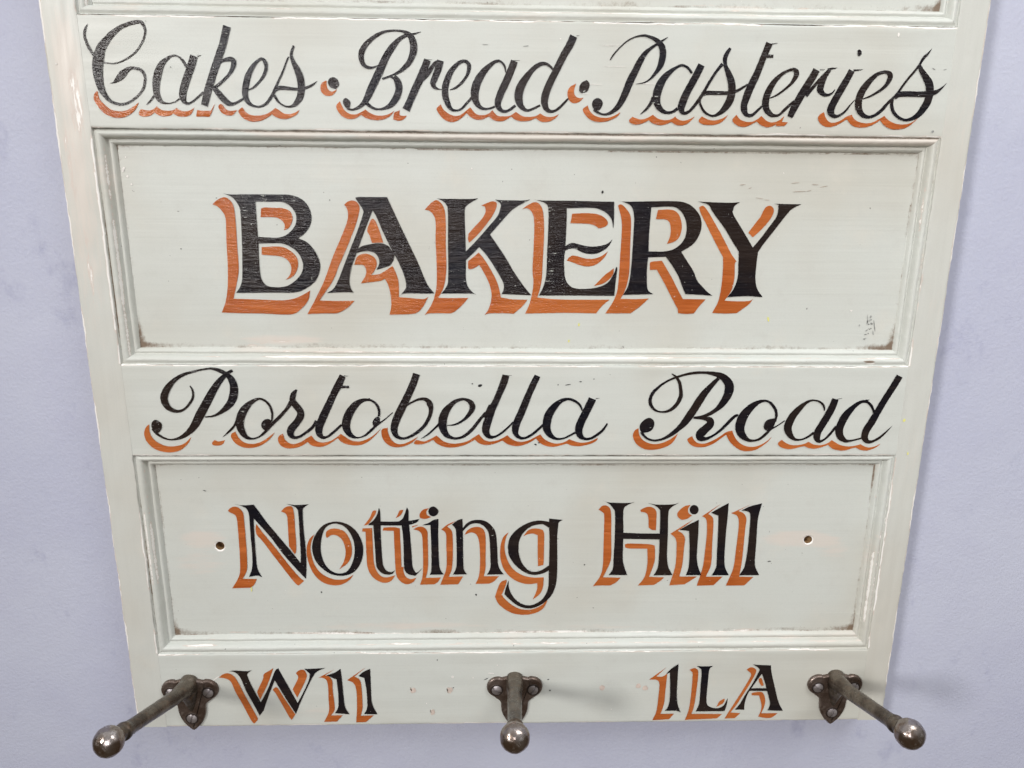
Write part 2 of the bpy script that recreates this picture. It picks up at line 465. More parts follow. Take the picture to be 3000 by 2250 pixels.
# plain wooden back so that no light leaks between the joints
bk = [(x * mm, y * mm, z * mm) for y in (17., 21.) for x, z in ((XL + 4, 4), (XR - 4, 4), (XR - 4, TOP - 4), (XL + 4, TOP - 4))]
obj('backing', bk, [(0, 1, 2, 3), (7, 6, 5, 4), (0, 4, 5, 1), (1, 5, 6, 2), (2, 6, 7, 3), (3, 7, 4, 0)], M['wood'], board)

# ------------------------------------------------------------------ signwriting (outlines in tenths of a millimetre on the board)
LETTERS = '''
@cakes
KS -2710,5116,2 -2729,5082,14 -2737,5043,16 -2725,4994,18 -2709,4959,17 -2691,4930,16
KS -2636,4894,8 -2601,4890,7 -2569,4890,7 -2508,4910,8 -2439,4953,9 -2390,5008,10 -2362,5062,13 -2359,5092,15 -2371,5122,21 -2386,5133,19 -2434,5126,21 -2500,5104,23 -2551,5072,32 -2599,5030,42 -2646,4975,55 -2669,4915,67 -2681,4860,65 -2682,4800,57 -2673,4739,44 -2654,4699,31 -2621,4663,21 -2567,4648,15 -2517,4657,13 -2459,4691,13 -2413,4737,15 -2394,4783,15 -2393,4823,16 -2413,4853,19 -2460,4865,17 -2493,4855,25 -2529,4827,43 -2561,4799,32 -2591,4777,9 -2616,4773,2
OP -2697,4720! -2705,4723 -2721,4708 -2729,4678 -2711,4637 -2676,4594 -2630,4571 -2588,4565 -2543,4572 -2497,4596 -2464,4629 -2448,4660! -2488,4632 -2533,4611 -2583,4605 -2630,4617 -2664,4643 -2690,4675 -2697,4703
KS -2123,4874,18 -2140,4907,16 -2164,4932,11 -2198,4941,10 -2235,4924,19 -2276,4890,36 -2305,4839,47 -2324,4779,47 -2328,4723,41 -2316,4682,34 -2295,4662,19 -2258,4656,8 -2219,4665,7 -2187,4684,9
KS -2402,4646,2 -2382,4661,9 -2357,4687,12 -2337,4713,10
KS -2070,4940,47 -2095,4877,49 -2129,4806,47 -2158,4735,47 -2165,4694,43 -2154,4664,26 -2128,4658,12 -2087,4682,12 -2032,4726,13
KS -2049,4939,7 -2025,4943,2
KS -1849,5114,48 -1878,5024,46 -1919,4929,47 -1959,4839,47 -2001,4737,47 -2033,4645,43
KS -1928,4887,13 -1899,4911,15 -1866,4921,23 -1836,4923,28 -1824,4908,30 -1831,4880,29 -1850,4845,21 -1887,4807,18 -1933,4771,17 -1965,4747,21
KS -1963,4755,26 -1938,4722,37 -1908,4687,40 -1878,4662,34 -1851,4658,18 -1818,4670,13 -1780,4692,13
KS -1744,4742,5 -1707,4761,12 -1667,4797,15 -1640,4832,19 -1623,4873,21 -1627,4910,24 -1646,4928,16 -1674,4915,16 -1706,4882,26 -1738,4831,37 -1760,4765,41 -1769,4714,36 -1755,4673,29 -1727,4650,17 -1689,4643,12 -1650,4654,15 -1621,4680,17 -1585,4731,19 -1553,4793,14 -1522,4849,11 -1491,4915,10 -1476,4942,8
KS -1440,5007,13 -1452,4980,16 -1459,4950,19 -1450,4915,26 -1429,4870,39 -1411,4815,46 -1408,4759,45 -1418,4708,43 -1442,4672,33 -1468,4651,19 -1504,4645,10 -1541,4658,12 -1566,4683,15 -1583,4714,16
KS -1585,4739,16 -1545,4757,24 -1491,4755,21 -1426,4751,15 -1371,4762,15 -1332,4780,12 -1306,4800,2
OP -2439,4620! -2452,4604 -2455,4588 -2440,4577 -2419,4575 -2385,4581 -2352,4600! -2331,4584 -2293,4577 -2255,4583 -2233,4595! -2217,4583 -2185,4576 -2146,4580 -2118,4597 -2097,4634! -2121,4618 -2165,4609 -2192,4617 -2212,4630! -2232,4616 -2274,4611 -2311,4618 -2336,4638! -2359,4620 -2393,4612 -2424,4617
OP -2082,4618! -2092,4579! -2005,4579! -1985,4614 -1966,4658! -1977,4642 -1994,4615! -2040,4614
OP -1932,4656! -1944,4643 -1943,4630 -1927,4604 -1895,4588 -1863,4587 -1845,4600 -1826,4621! -1866,4615 -1897,4625 -1919,4653
OP -1793,4638! -1816,4621 -1817,4603 -1793,4572 -1756,4555 -1718,4551 -1679,4558 -1634,4579 -1606,4598! -1585,4582 -1552,4571 -1514,4570 -1481,4581 -1447,4599 -1427,4626! -1463,4607 -1501,4600 -1534,4606 -1560,4624 -1581,4637! -1609,4616 -1649,4597 -1693,4589 -1737,4591 -1768,4606 -1786,4629
KP -1191,4824 -1173,4808 -1166,4787 -1169,4772 -1186,4759 -1203,4757 -1224,4766 -1235,4784 -1235,4802 -1221,4820
KS -1213,4764,5 -1182,4753,2
OP -1244,4804! -1268,4796 -1283,4776 -1285,4745 -1270,4722 -1243,4712 -1216,4716 -1196,4731 -1182,4752! -1215,4738 -1236,4751 -1245,4771
@bread
KS -635,5098,2 -687,5084,12 -730,5076,19 -774,5053,24 -818,5008,39 -858,4953,44 -891,4892,47 -926,4826,49 -962,4759,48 -992,4702,40 -1021,4666,27 -1055,4642,17 -1094,4631,12 -1121,4642,19
KP -1124,4701 -1103,4686 -1099,4665 -1110,4639 -1127,4639 -1142,4659 -1147,4680 -1140,4696
KS -913,4898,3 -947,4886,12 -979,4886,18 -1006,4903,26 -1018,4941,34 -1012,4981,36 -989,5016,31 -957,5046,26 -913,5076,21 -864,5096,14 -810,5103,12 -761,5101,13 -724,5089,24 -698,5064,39 -685,5025,45 -687,4980,43 -712,4924,34 -746,4889,26 -785,4860,16 -835,4837,11 -890,4819,11
KS -840,4834,8 -808,4825,32 -788,4792,44 -786,4751,44 -806,4704,42 -835,4668,35 -868,4647,21 -913,4636,12 -951,4641,16 -983,4661,21 -1007,4682,29
OP -1166,4681! -1189,4659 -1190,4638 -1172,4607 -1146,4584 -1108,4574 -1069,4580 -1032,4601! -1008,4583 -965,4572 -921,4569 -876,4579 -843,4598 -817,4629! -853,4608 -898,4597 -942,4600 -980,4615 -1004,4633! -1029,4619 -1068,4603 -1106,4606 -1138,4626 -1158,4662
OP -817,4619! -823,4606 -827,4575! -794,4567 -760,4576 -738,4599! -771,4597 -787,4604! -784,4630!
KS -598,4935,43 -621,4880,47 -650,4819,47 -685,4752,47 -717,4685,44 -743,4633,49
KS -616,4938,3 -568,4935,2
KS -684,4778,24 -633,4824,32 -594,4860,29 -555,4911,21 -528,4932,12
KS -516,4932,42 -531,4881,44 -551,4835,40 -566,4799,37 -558,4774,25 -531,4762,8 -504,4759,4
KS -459,4758,4 -421,4771,13 -382,4802,16 -349,4843,18 -335,4884,24 -337,4914,24 -359,4930,19 -386,4926,19 -419,4903,26 -453,4862,35 -477,4811,40 -489,4765,42 -487,4718,40 -472,4672,34 -450,4641,21 -422,4634,12 -389,4642,13 -356,4673,15 -318,4713,15
KS -371,4935,4 -343,4937,2
KS -100,4866,6 -106,4902,13 -127,4927,13 -152,4934,16 -190,4915,24 -239,4870,40 -278,4813,51 -297,4757,53 -296,4705,45 -278,4669,32 -251,4649,19 -212,4646,12 -168,4660,13
KS -44,4935,45 -64,4882,47 -97,4810,47 -130,4743,45 -149,4686,43 -140,4650,32 -112,4632,19 -79,4638,16 -35,4668,16
KS -67,4937,3 -11,4938,2
KS 204,4885,13 187,4905,15 160,4920,18 127,4920,24 83,4894,30 40,4847,40 5,4796,51 -14,4744,54 -13,4698,49 4,4662,35 32,4641,20 65,4644,15 126,4671,13
KS 94,4914,9 121,4925,11
KS 332,5086,48 305,5028,48 268,4967,46 232,4896,45 195,4824,45 163,4752,48 153,4695,46 165,4653,35 193,4635,22 226,4641,16 264,4670,16 300,4707,12 307,4717,6
KS 350,5087,4 368,5089,2
OP -518,4669! -544,4648 -543,4632 -522,4601 -490,4573 -451,4562 -412,4571 -379,4593 -352,4619! -329,4596 -290,4580 -251,4581 -207,4600! -179,4579 -146,4571 -107,4575 -62,4601! -34,4581 5,4572 55,4576 99,4593! 127,4573 161,4569 194,4575 227,4594 249,4618! 216,4604 188,4600 155,4606 126,4622! 99,4606 54,4600 10,4605 -32,4629! -68,4606 -107,4601 -151,4605 -185,4638! -207,4618 -245,4607 -290,4614 -328,4654! -356,4632 -389,4608 -423,4600 -461,4610 -500,4638
KP 423,4827! 441,4809 441,4786 431,4762 412,4752 390,4749 376,4762 378,4790 393,4813
HP 406,4765 418,4768 415,4759 401,4754
OP 355,4805! 317,4784 301,4753 305,4720 322,4694 347,4686 380,4695 406,4721! 377,4718 352,4731 343,4756 347,4779
@pasteries
KS 934,5088,2 905,5070,10 867,5047,13 825,5019,19 794,4991,29 763,4943,40 733,4881,44 705,4825,48 681,4763,46 658,4711,41 632,4669,34 600,4640,24 567,4624,16 533,4621,12 499,4633,16 476,4651,19
KP 502,4720 527,4704 532,4683 521,4657 505,4644 476,4651 463,4672 465,4698 480,4714
KS 570,4949,6 591,4981,9 633,5027,7 680,5065,7 734,5089,8 783,5095,13 827,5085,18 866,5065,29 899,5030,40 907,4985,42 901,4939,40 887,4904,31 861,4868,20 830,4836,11 792,4815,7 740,4807,3
KS 779,4623,2 817,4655,15 846,4692,20 860,4729,22
KS 1102,4876,15 1075,4907,16 1038,4923,15 1002,4911,16 960,4882,30 918,4838,46 891,4781,54 881,4729,52 891,4682,41 918,4651,30 952,4636,19 991,4641,16 1023,4663,19
KS 1161,4927,44 1133,4866,46 1103,4809,46 1074,4752,48 1052,4694,50 1047,4663,44 1062,4634,24 1093,4640,18 1124,4669,19 1155,4711,21 1185,4758,20 1224,4831,18 1264,4893,18 1297,4934,23
KS 1341,5028,16 1322,5000,26 1311,4965,28 1317,4924,24 1337,4884,35 1361,4833,46 1371,4781,49 1366,4729,50 1347,4687,47 1317,4650,33 1279,4624,18 1246,4620,13 1205,4639,16 1177,4675,15 1166,4706,12 1170,4732,8
KS 1175,4749,24 1213,4759,24 1274,4759,24 1342,4760,22 1397,4771,18 1434,4790,15 1471,4814,10
KS 1590,5061,45 1573,5014,42 1553,4958,41 1527,4881,45 1498,4814,49 1476,4756,50 1459,4694,44 1462,4657,41 1481,4628,25 1516,4626,19 1547,4653,16 1576,4682,15
KS 1545,4983,21 1578,4984,20 1623,4984,18
KS 1605,5056,6 1643,5062,2
KS 1622,4731,5 1668,4751,12 1715,4785,15 1756,4822,19 1782,4868,32 1781,4894,33 1758,4907,20 1726,4898,16 1689,4878,21 1643,4831,35 1612,4773,43 1598,4716,46 1605,4669,41 1631,4638,33 1663,4625,19 1696,4631,16 1737,4671,19 1786,4716,14
KS 1913,4907,47 1887,4854,48 1844,4781,49 1812,4719,49 1784,4661,46 1768,4617,37
KS 1934,4908,4 1965,4908,2
KS 1859,4748,27 1899,4798,22 1938,4845,21 1978,4891,17 1998,4912,12
KS 1984,4909,13 2014,4915,11 2047,4920,2
KS 1998,4909,24 1972,4866,31 1953,4819,43 1951,4783,41 1976,4759,25 2005,4755,16 2031,4768,12 2047,4790,4
KS 2144,4905,41 2122,4857,43 2090,4795,46 2058,4732,47 2036,4679,49 2037,4648,44 2059,4627,25 2093,4630,16 2130,4657,14 2159,4696,9 2186,4728,4
KS 2155,4906,11 2183,4908,8 2216,4912,2
KP 2179,5031 2192,5021 2195,5004 2184,4992 2172,4996 2167,5014 2168,5026
KS 2239,4734,5 2282,4750,12 2330,4777,16 2375,4813,22 2398,4855,32 2399,4881,33 2381,4896,23 2347,4897,19 2310,4882,24 2265,4838,38 2227,4781,47 2212,4723,47 2218,4676,44 2245,4639,31 2287,4623,19 2331,4635,19 2377,4672,22 2406,4710,19 2456,4762,16 2507,4841,15 2554,4903,15 2585,4947,16 2604,4986,19 2626,5008,14 2652,5044,1
KS 2582,4945,19 2598,4914,30 2632,4873,41 2665,4827,52 2675,4775,52 2669,4723,50 2649,4681,47 2616,4638,36 2574,4614,22 2529,4608,16 2480,4629,19 2447,4663,22 2433,4705,21 2438,4731,14
KS 2448,4741,22 2473,4763,32 2523,4768,33 2597,4767,33 2670,4770,35 2714,4781,26 2745,4800,14 2779,4836,1
OP 434,4674! 407,4656 405,4640 428,4607 462,4583 507,4573 552,4576 596,4590 634,4611 650,4635! 612,4614 568,4600 517,4602 478,4615 449,4641
OP 730,4608! 711,4591 712,4575 738,4562 771,4561 805,4571 837,4587! 866,4569 906,4558 946,4562 987,4579! 1013,4563 1047,4557 1086,4566 1118,4590 1138,4614! 1101,4595 1062,4587 1028,4597 1010,4613! 989,4597 950,4589 904,4596 881,4609 864,4622! 831,4603 792,4592 758,4597
OP 1187,4615! 1168,4596 1170,4580 1199,4565 1244,4562 1289,4568 1327,4587 1359,4627! 1320,4603 1270,4591 1225,4597
OP 1414,4628! 1388,4598 1402,4575 1437,4556 1477,4554 1515,4568 1550,4587! 1578,4566 1619,4552 1658,4559 1682,4571 1679,4560! 1737,4561! 1758,4584! 1718,4587! 1730,4623! 1694,4594 1656,4583 1621,4590 1578,4622! 1552,4600 1508,4584 1463,4589 1433,4604
OP 1991,4650! 1965,4636 1954,4612 1967,4586 1999,4563 2039,4557 2083,4569 2120,4590 2147,4608! 2179,4575 2215,4560 2261,4557 2311,4569 2354,4593 2368,4604! 2402,4572 2445,4551 2491,4548 2536,4555 2574,4574 2604,4601 2619,4617! 2572,4587 2521,4579 2475,4584 2427,4604 2394,4631! 2363,4612 2320,4590 2275,4584 2223,4594 2191,4615 2178,4636! 2145,4625 2108,4601 2064,4585 2029,4592 2004,4618
@bakery
KP -1992,4106! -1944,4099 -1830,4101 -1631,4101 -1546,4099 -1478,4077 -1430,4030 -1411,3963 -1423,3901 -1464,3847 -1510,3815! -1450,3787 -1402,3730 -1374,3661 -1374,3603 -1401,3538 -1451,3491 -1518,3455 -1589,3443! -1707,3444 -1960,3440! -1926,3489 -1909,3553 -1896,3715 -1888,3886 -1887,3999 -1903,4043 -1934,4082
HP -1781,4055! -1691,4054 -1606,4054 -1556,4032 -1521,3990 -1513,3945 -1524,3900 -1562,3855 -1610,3826 -1668,3817 -1781,3822!
HP -1781,3778! -1694,3780 -1625,3779 -1563,3755 -1513,3712 -1488,3649 -1494,3596 -1524,3549 -1573,3508 -1628,3485 -1722,3484 -1766,3513 -1783,3565 -1785,3658
OP -2069,4033! -2032,4064 -1985,4081 -1953,4065 -1928,4021 -1923,3914 -1926,3744 -1928,3611 -1944,3529 -1981,3400! -1828,3396 -1681,3391 -1616,3393 -1556,3405 -1502,3429 -1450,3459! -1465,3396 -1507,3343 -1563,3300 -1635,3291 -1777,3297 -1925,3299 -2072,3303! -2039,3376 -2015,3482 -2002,3628 -1996,3800 -1989,3942 -2010,3992 -2036,4020
OP -1746,4008! -1723,4016 -1649,4014 -1597,4012 -1553,3993 -1538,3956 -1546,3917 -1569,3883 -1602,3866! -1594,3894 -1603,3922 -1631,3945 -1670,3953 -1753,3953!
OP -1761,3753! -1667,3758 -1609,3752 -1559,3723 -1527,3683 -1521,3637 -1536,3590 -1564,3555 -1613,3531! -1581,3567 -1569,3613 -1581,3654 -1608,3680 -1654,3694 -1765,3702!
KP -1109,4083! -1089,4090 -974,4090 -896,4091! -851,3990 -813,3905 -753,3775 -697,3654 -658,3554 -630,3496 -589,3444! -666,3443 -797,3443 -827,3428! -790,3474 -784,3512 -799,3577 -832,3658! -887,3765 -931,3859 -968,3950 -996,4006! -1038,3932! -1063,4011!
KP -1109,4086! -1076,4061 -1056,4011 -1068,3960 -1104,3869 -1162,3737 -1202,3645 -1248,3539 -1287,3474 -1335,3443! -1259,3448 -1164,3449 -1148,3441! -1171,3487 -1173,3546 -1156,3622 -1130,3686 -1097,3767 -1045,3892 -995,4003! -975,4062!
KP -1116,3741! -1074,3766 -1009,3780 -945,3784 -899,3768 -882,3745! -820,3670! -857,3708! -866,3670 -892,3635 -933,3620 -985,3605! -965,3646 -966,3681 -988,3715 -1029,3730 -1075,3729 -1123,3717!
OP -1186,4038! -1159,4060 -1124,4066 -1096,4052 -1083,4016 -1094,3966 -1127,3875 -1198,3720 -1244,3627 -1290,3527 -1389,3391! -1268,3388 -1146,3390! -1193,3344 -1242,3314 -1278,3301! -1379,3300 -1478,3295! -1415,3403 -1349,3527 -1281,3690 -1223,3811 -1177,3914 -1163,3971 -1170,4015
OP -997,3948 -983,3938 -959,3882 -932,3789! -1009,3787! -1024,3836 -1039,3870 -1024,3910 -1009,3941
OP -1137,3639! -1115,3691 -1076,3712 -1029,3709 -990,3681 -982,3640 -999,3599 -1023,3567! -964,3576 -922,3600 -874,3632! -857,3597 -839,3542 -834,3489 -836,3417! -733,3409 -661,3405 -632,3420! -668,3353 -711,3310 -765,3298 -906,3293! -892,3352 -893,3429 -908,3500 -930,3544! -960,3529 -1025,3520 -1096,3512! -1065,3558 -1055,3593 -1062,3622 -1079,3637
KP -577,4090! -537,4083 -341,4083 -280,4088! -329,4061 -364,4033 -373,3994 -369,3840 -367,3667 -368,3550 -354,3491 -321,3453 -291,3433! -327,3444 -539,3444! -505,3490 -491,3549 -489,3782 -487,3993 -497,4043 -526,4071
KP -167,4081! -121,4077 19,4076 74,4083! 30,4062 -27,4030 -74,3990 -202,3847! -266,3772 -370,3670! -372,3728! -284,3818 -208,3904 -149,3973 -132,4018 -129,4052
KP -266,3781! -202,3850! -107,3715 -36,3599 25,3511 88,3434! 14,3437 -119,3442! -106,3475 -109,3522 -166,3622 -225,3709 -278,3767!
OP -643,4010! -601,4054 -563,4074 -532,4054 -509,4009 -502,3925 -504,3782 -502,3637 -509,3549 -529,3472 -563,3413! -465,3412 -352,3414! -393,3366 -448,3318 -478,3305! -622,3304 -659,3291! -608,3371 -583,3442 -571,3520 -570,3666 -574,3810 -571,3924 -585,3975 -613,4003
OP -260,4041! -213,4060 -179,4069 -155,4057 -161,4018 -184,3973 -225,3916 -284,3847 -343,3793! -351,3812 -348,3852! -307,3898 -254,3955 -231,4000 -235,4033!
OP -352,3667! -314,3697 -278,3727! -243,3685 -202,3622 -166,3557 -142,3498 -124,3418! -46,3406 63,3403! 26,3356 -33,3304! -105,3307 -208,3305 -239,3293! -208,3343 -190,3415 -196,3480 -220,3545 -255,3610 -276,3642! -314,3618 -344,3612 -353,3621!
KP 100,4083! 152,4077 356,4077 531,4074 645,4073! 649,3962 647,3893! 632,3956 598,3996 550,4021 491,4032 322,4028! 324,3959 320,3776 314,3701 314,3642 326,3548 360,3501 408,3483 492,3483 564,3496 623,3526 662,3586 678,3636! 687,3621 679,3538 673,3434! 614,3434 374,3434 142,3433! 174,3500 191,3583 194,3729 199,3902 197,4015 185,4052 146,4071
KP 311,3767! 352,3794 387,3794 441,3780 512,3772 577,3781 618,3798 645,3823! 619,3775 578,3743 532,3724 484,3722 436,3733 388,3756 347,3756 312,3738!
OP 18,4018! 60,4048 106,4066 141,4048 162,3998 170,3901 170,3787 165,3671 161,3553 148,3476 131,3419! 254,3408 435,3405 642,3407! 593,3365 549,3309! 316,3312 47,3305! 77,3374 97,3464 102,3535 95,3612 101,3786 102,3929 89,3992 54,4025
OP 361,3991! 446,3996 522,3992 569,3976 603,3947 607,3922 584,3904 549,3894! 513,3916 466,3925 351,3928!
OP 331,3677! 360,3707 396,3708 473,3689 544,3696 591,3720 617,3743! 592,3697 540,3652 481,3636 421,3646 367,3665
OP 662,3625! 602,3579 562,3538 526,3501! 587,3517 634,3550 659,3586
KP 668,4082! 718,4074 940,4079 1028,4080 1110,4076 1176,4051 1233,3995 1256,3927 1243,3852 1200,3788 1126,3741! 1172,3677 1218,3612 1253,3542 1292,3500 1331,3464 1367,3438! 1278,3444 1175,3449! 1147,3505 1119,3570 1072,3641 1021,3706! 898,3701! 894,3616 900,3510 914,3468 948,3447! 855,3444 734,3440! 762,3491 777,3557 784,3674 787,3849 787,3963 775,4025 742,4059
HP 902,4038! 1047,4043 1108,4011 1145,3949 1153,3874 1133,3811 1077,3761 1001,3742 899,3742! 896,3849 899,3964
OP 672,4047! 692,4056 719,4039 757,3991 768,3934 769,3791 771,3616 761,3527 745,3467 718,3413! 826,3411 918,3416! 859,3360 795,3311! 615,3309! 664,3389 691,3461 699,3556 703,3732 706,3877 699,3962 682,4019
OP 949,4021! 1043,4023 1092,3994 1116,3937 1119,3885 1102,3833 1068,3807 1024,3794! 1042,3845 1044,3896 1030,3942 1000,3958 938,3960!
OP 912,3664! 927,3672 995,3679! 1025,3635 1078,3552 1125,3469 1159,3414! 1250,3413 1322,3412! 1284,3368 1245,3313! 1197,3308 1132,3313! 1127,3343! 1073,3433 1019,3528 963,3617! 915,3615!
KP 1218,4080! 1286,4076 1434,4073 1510,4077! 1476,4054 1467,4025 1469,3997 1537,3900 1577,3843 1625,3773! 1679,3843 1726,3913 1768,3976 1778,4016 1777,4062! 1744,4069! 1847,4067 1936,4067! 1880,4040 1842,4000 1769,3896 1706,3809 1664,3741! 1661,3650 1662,3562 1681,3490 1726,3430! 1607,3436 1474,3428! 1512,3483 1536,3561 1534,3650 1529,3744! 1479,3813 1418,3899 1366,3962 1320,4018 1293,4058
OP 1230,4040! 1253,4052 1277,4035 1323,3973 1391,3870 1445,3784 1480,3726 1520,3676! 1509,3661 1514,3561 1500,3477 1457,3404! 1549,3399 1634,3403 1660,3419! 1630,3376 1550,3315! 1465,3312 1375,3316! 1412,3399 1426,3501 1428,3620 1421,3708! 1380,3772 1332,3852 1285,3933 1248,3995
OP 1585,3874! 1623,3929 1660,3981 1672,4010 1690,4044 1718,4056 1744,4039 1747,4005 1722,3953 1674,3895 1619,3842!
KP 564,4147 571,4137 563,4126 555,4135
@portobella
KS -2004,2907,19 -2039,2886,25 -2077,2854,34 -2123,2801,46 -2172,2727,56 -2221,2646,60 -2264,2576,62 -2300,2513,56 -2341,2465,43 -2394,2424,29 -2450,2402,16 -2499,2400,12 -2545,2418,16 -2584,2449,19 -2604,2481,19
KP -2573,2546 -2542,2526 -2535,2503 -2545,2472 -2572,2449 -2600,2469 -2611,2500 -2598,2535
KS -2309,2795,8 -2294,2758,13 -2298,2708,17 -2331,2658,17 -2374,2620,16 -2423,2609,25 -2474,2633,40 -2498,2683,51 -2494,2726,51 -2464,2782,44 -2417,2832,31 -2354,2872,23 -2280,2896,16 -2208,2913,13 -2148,2919,17 -2096,2906,28 -2051,2880,31 -2018,2845,46 -2004,2789,55 -2010,2733,59 -2033,2677,53 -2073,2633,41 -2124,2595,22 -2174,2573,14 -2229,2567,9
KS -2116,2416,1 -2070,2456,14 -2030,2497,16 -2003,2539,19
KS -1758,2533,10 -1750,2596,16 -1765,2652,17 -1798,2690,16 -1839,2701,17 -1889,2677,31 -1941,2627,53 -1976,2564,59 -1986,2507,57 -1973,2456,47 -1946,2418,31 -1905,2405,14 -1855,2421,12 -1809,2459,19 -1763,2507,20 -1737,2533,22 -1698,2571,23 -1646,2627,23 -1610,2678,34
KP -1784,2553 -1761,2539 -1770,2494 -1809,2469 -1831,2488 -1832,2520 -1812,2545
KS -1566,2768,12 -1591,2734,37 -1600,2690,43 -1584,2659,49 -1551,2609,49 -1553,2571,51 -1587,2520,50 -1625,2475,54 -1629,2437,44 -1606,2414,25 -1562,2424,18 -1512,2459,17 -1457,2507,17
KS -1514,2454,16 -1473,2488,19 -1440,2539,25
KS -1237,2870,43 -1268,2809,52 -1308,2735,49 -1349,2653,52 -1390,2571,56 -1421,2501,56 -1427,2450,47 -1407,2418,29 -1374,2418,18 -1329,2450,18 -1262,2511,16
KS -1264,2789,21 -1197,2789,17
KS -1230,2870,5 -1198,2868,2
KS -996,2571,15 -991,2603,17 -998,2641,19 -1021,2675,17 -1057,2694,17 -1105,2691,28 -1155,2660,47 -1200,2603,58 -1227,2539,60 -1230,2488,56 -1211,2443,41 -1178,2418,22 -1142,2414,10 -1098,2431,14 -1054,2469,18 -1009,2511,16 -959,2546,9 -894,2602,6
KP -1004,2571 -989,2559 -994,2520 -1022,2501 -1040,2508 -1040,2533 -1026,2558
KS -1081,2699,9 -1052,2704,6
KS -718,2885,49 -745,2810,52 -780,2735,52 -816,2660,56 -855,2584,57 -881,2520,54 -889,2469,48 -872,2424,31 -835,2408,19 -792,2415,18 -730,2450,22 -674,2501,24 -636,2565,26 -622,2622,30 -630,2667,41 -657,2698,28 -700,2701,19 -742,2685,14 -795,2655,15
KS -700,2405,1 -657,2431,11 -613,2469,14 -566,2515,18
KS -508,2505,5 -447,2514,14 -391,2546,19 -348,2591,29 -326,2635,40 -335,2673,37 -372,2698,22 -414,2698,22 -463,2673,31 -513,2616,53 -538,2553,62 -539,2489,56 -515,2437,39 -472,2411,22 -423,2411,18 -374,2434,22 -324,2482,24 -275,2546,22 -232,2601,19
KS -86,2876,51 -104,2818,52 -134,2743,47 -164,2673,47 -189,2623,56 -207,2566,56 -226,2502,58 -229,2457,50 -204,2421,32 -164,2421,16 -115,2450,16 -72,2489,14 -32,2531,13
KS -112,2877,5 -45,2874,2
KS -244,2566,15 -198,2658,22
KS 137,2873,44 109,2812,47 79,2743,47 55,2680,50 26,2604,53 -4,2534,53 -17,2482,50 -10,2437,35 22,2411,22 65,2415,18 120,2450,19 184,2511,18
KS 462,2617,8 448,2654,16 411,2686,19 361,2703,19 306,2687,31 258,2642,50 223,2585,60 210,2527,60 212,2476,54 238,2431,38 282,2405,19 332,2408,14 375,2428,14 420,2454,16
KS 534,2706,56 510,2649,56 481,2585,57 453,2521,57 442,2470,54 455,2428,42 487,2405,22 531,2408,19 579,2437,20 621,2476,18 648,2521,11
KS 557,2707,5 585,2710,2
OP -2625,2513! -2650,2491 -2667,2449 -2662,2398 -2631,2350 -2586,2318 -2527,2303 -2466,2305 -2416,2324 -2362,2373 -2337,2418! -2393,2369 -2456,2350 -2516,2350 -2574,2373 -2612,2411 -2628,2456
OP -2175,2395! -2194,2376 -2188,2357 -2146,2353 -2114,2369 -2101,2395! -2143,2385
OP -2021,2459! -2047,2446 -2056,2424 -2043,2389 -2012,2357 -1971,2339 -1922,2335 -1866,2347 -1809,2379 -1763,2424 -1743,2453! -1801,2408 -1852,2379 -1908,2366 -1962,2376 -1996,2405 -2014,2437
OP -1686,2443! -1713,2427 -1724,2398 -1713,2363 -1684,2339 -1642,2331 -1586,2340 -1542,2360 -1513,2380! -1487,2356 -1451,2345 -1408,2345 -1358,2366 -1320,2392 -1295,2410! -1272,2382 -1230,2363 -1175,2354 -1126,2360 -1076,2385 -1025,2431 -979,2487! -1031,2437 -1087,2402 -1143,2385 -1198,2392 -1239,2418 -1272,2442! -1307,2414 -1357,2385 -1413,2377 -1455,2392 -1483,2429! -1514,2411 -1553,2385 -1603,2366 -1639,2369 -1674,2398 -1681,2424
OP -934,2488! -973,2479 -981,2450 -971,2402 -941,2363 -899,2343 -850,2342 -800,2356 -756,2382 -717,2422! -768,2392 -818,2369 -867,2366 -904,2389 -927,2431 -935,2469
OP -731,2397! -750,2376 -738,2363 -695,2363 -652,2376 -611,2397! -584,2369 -541,2347 -492,2338 -436,2343 -380,2359 -337,2382 -309,2398! -281,2372 -238,2358 -189,2361 -145,2376 -109,2392! -77,2366 -34,2352 10,2350 59,2363 102,2385 133,2407! 165,2372 209,2350 259,2343 308,2353 358,2368! 395,2353 445,2348 495,2356 544,2372 575,2392 583,2413! 538,2389 488,2376 438,2379 375,2402! 345,2382 295,2369 245,2376 195,2402 164,2439! 133,2421 84,2395 34,2382 -15,2389 -53,2411 -74,2432! -108,2411 -152,2392 -201,2385 -244,2398 -281,2440! -318,2415 -368,2385 -424,2371 -479,2369 -534,2385 -565,2411 -586,2429! -627,2405 -676,2385
@road
KS 1433,2859,25 1388,2808,37 1343,2752,50 1304,2688,58 1277,2637,58 1243,2580,58 1209,2528,51 1169,2483,38 1121,2441,31 1067,2408,20 1006,2392,16 955,2402,16 919,2428,18 899,2457,22
KP 959,2563 985,2541 990,2509 976,2473 940,2454 902,2454 885,2483 887,2515 907,2541 934,2560
KS 1093,2890,6 1126,2867,17 1153,2827,22 1165,2777,25 1169,2726,29 1150,2675,29 1116,2634,25 1074,2611,18 1024,2609,13 983,2627,18 956,2662,24 950,2700,24 964,2745,24 1002,2789,19 1055,2830,15 1114,2859,16 1186,2883,17 1259,2897,20 1332,2899,20 1400,2890,31 1457,2871,47 1503,2828,60 1516,2784,67 1505,2727,60 1473,2669,48 1433,2625,32 1385,2593,27 1331,2570,24 1276,2564,18
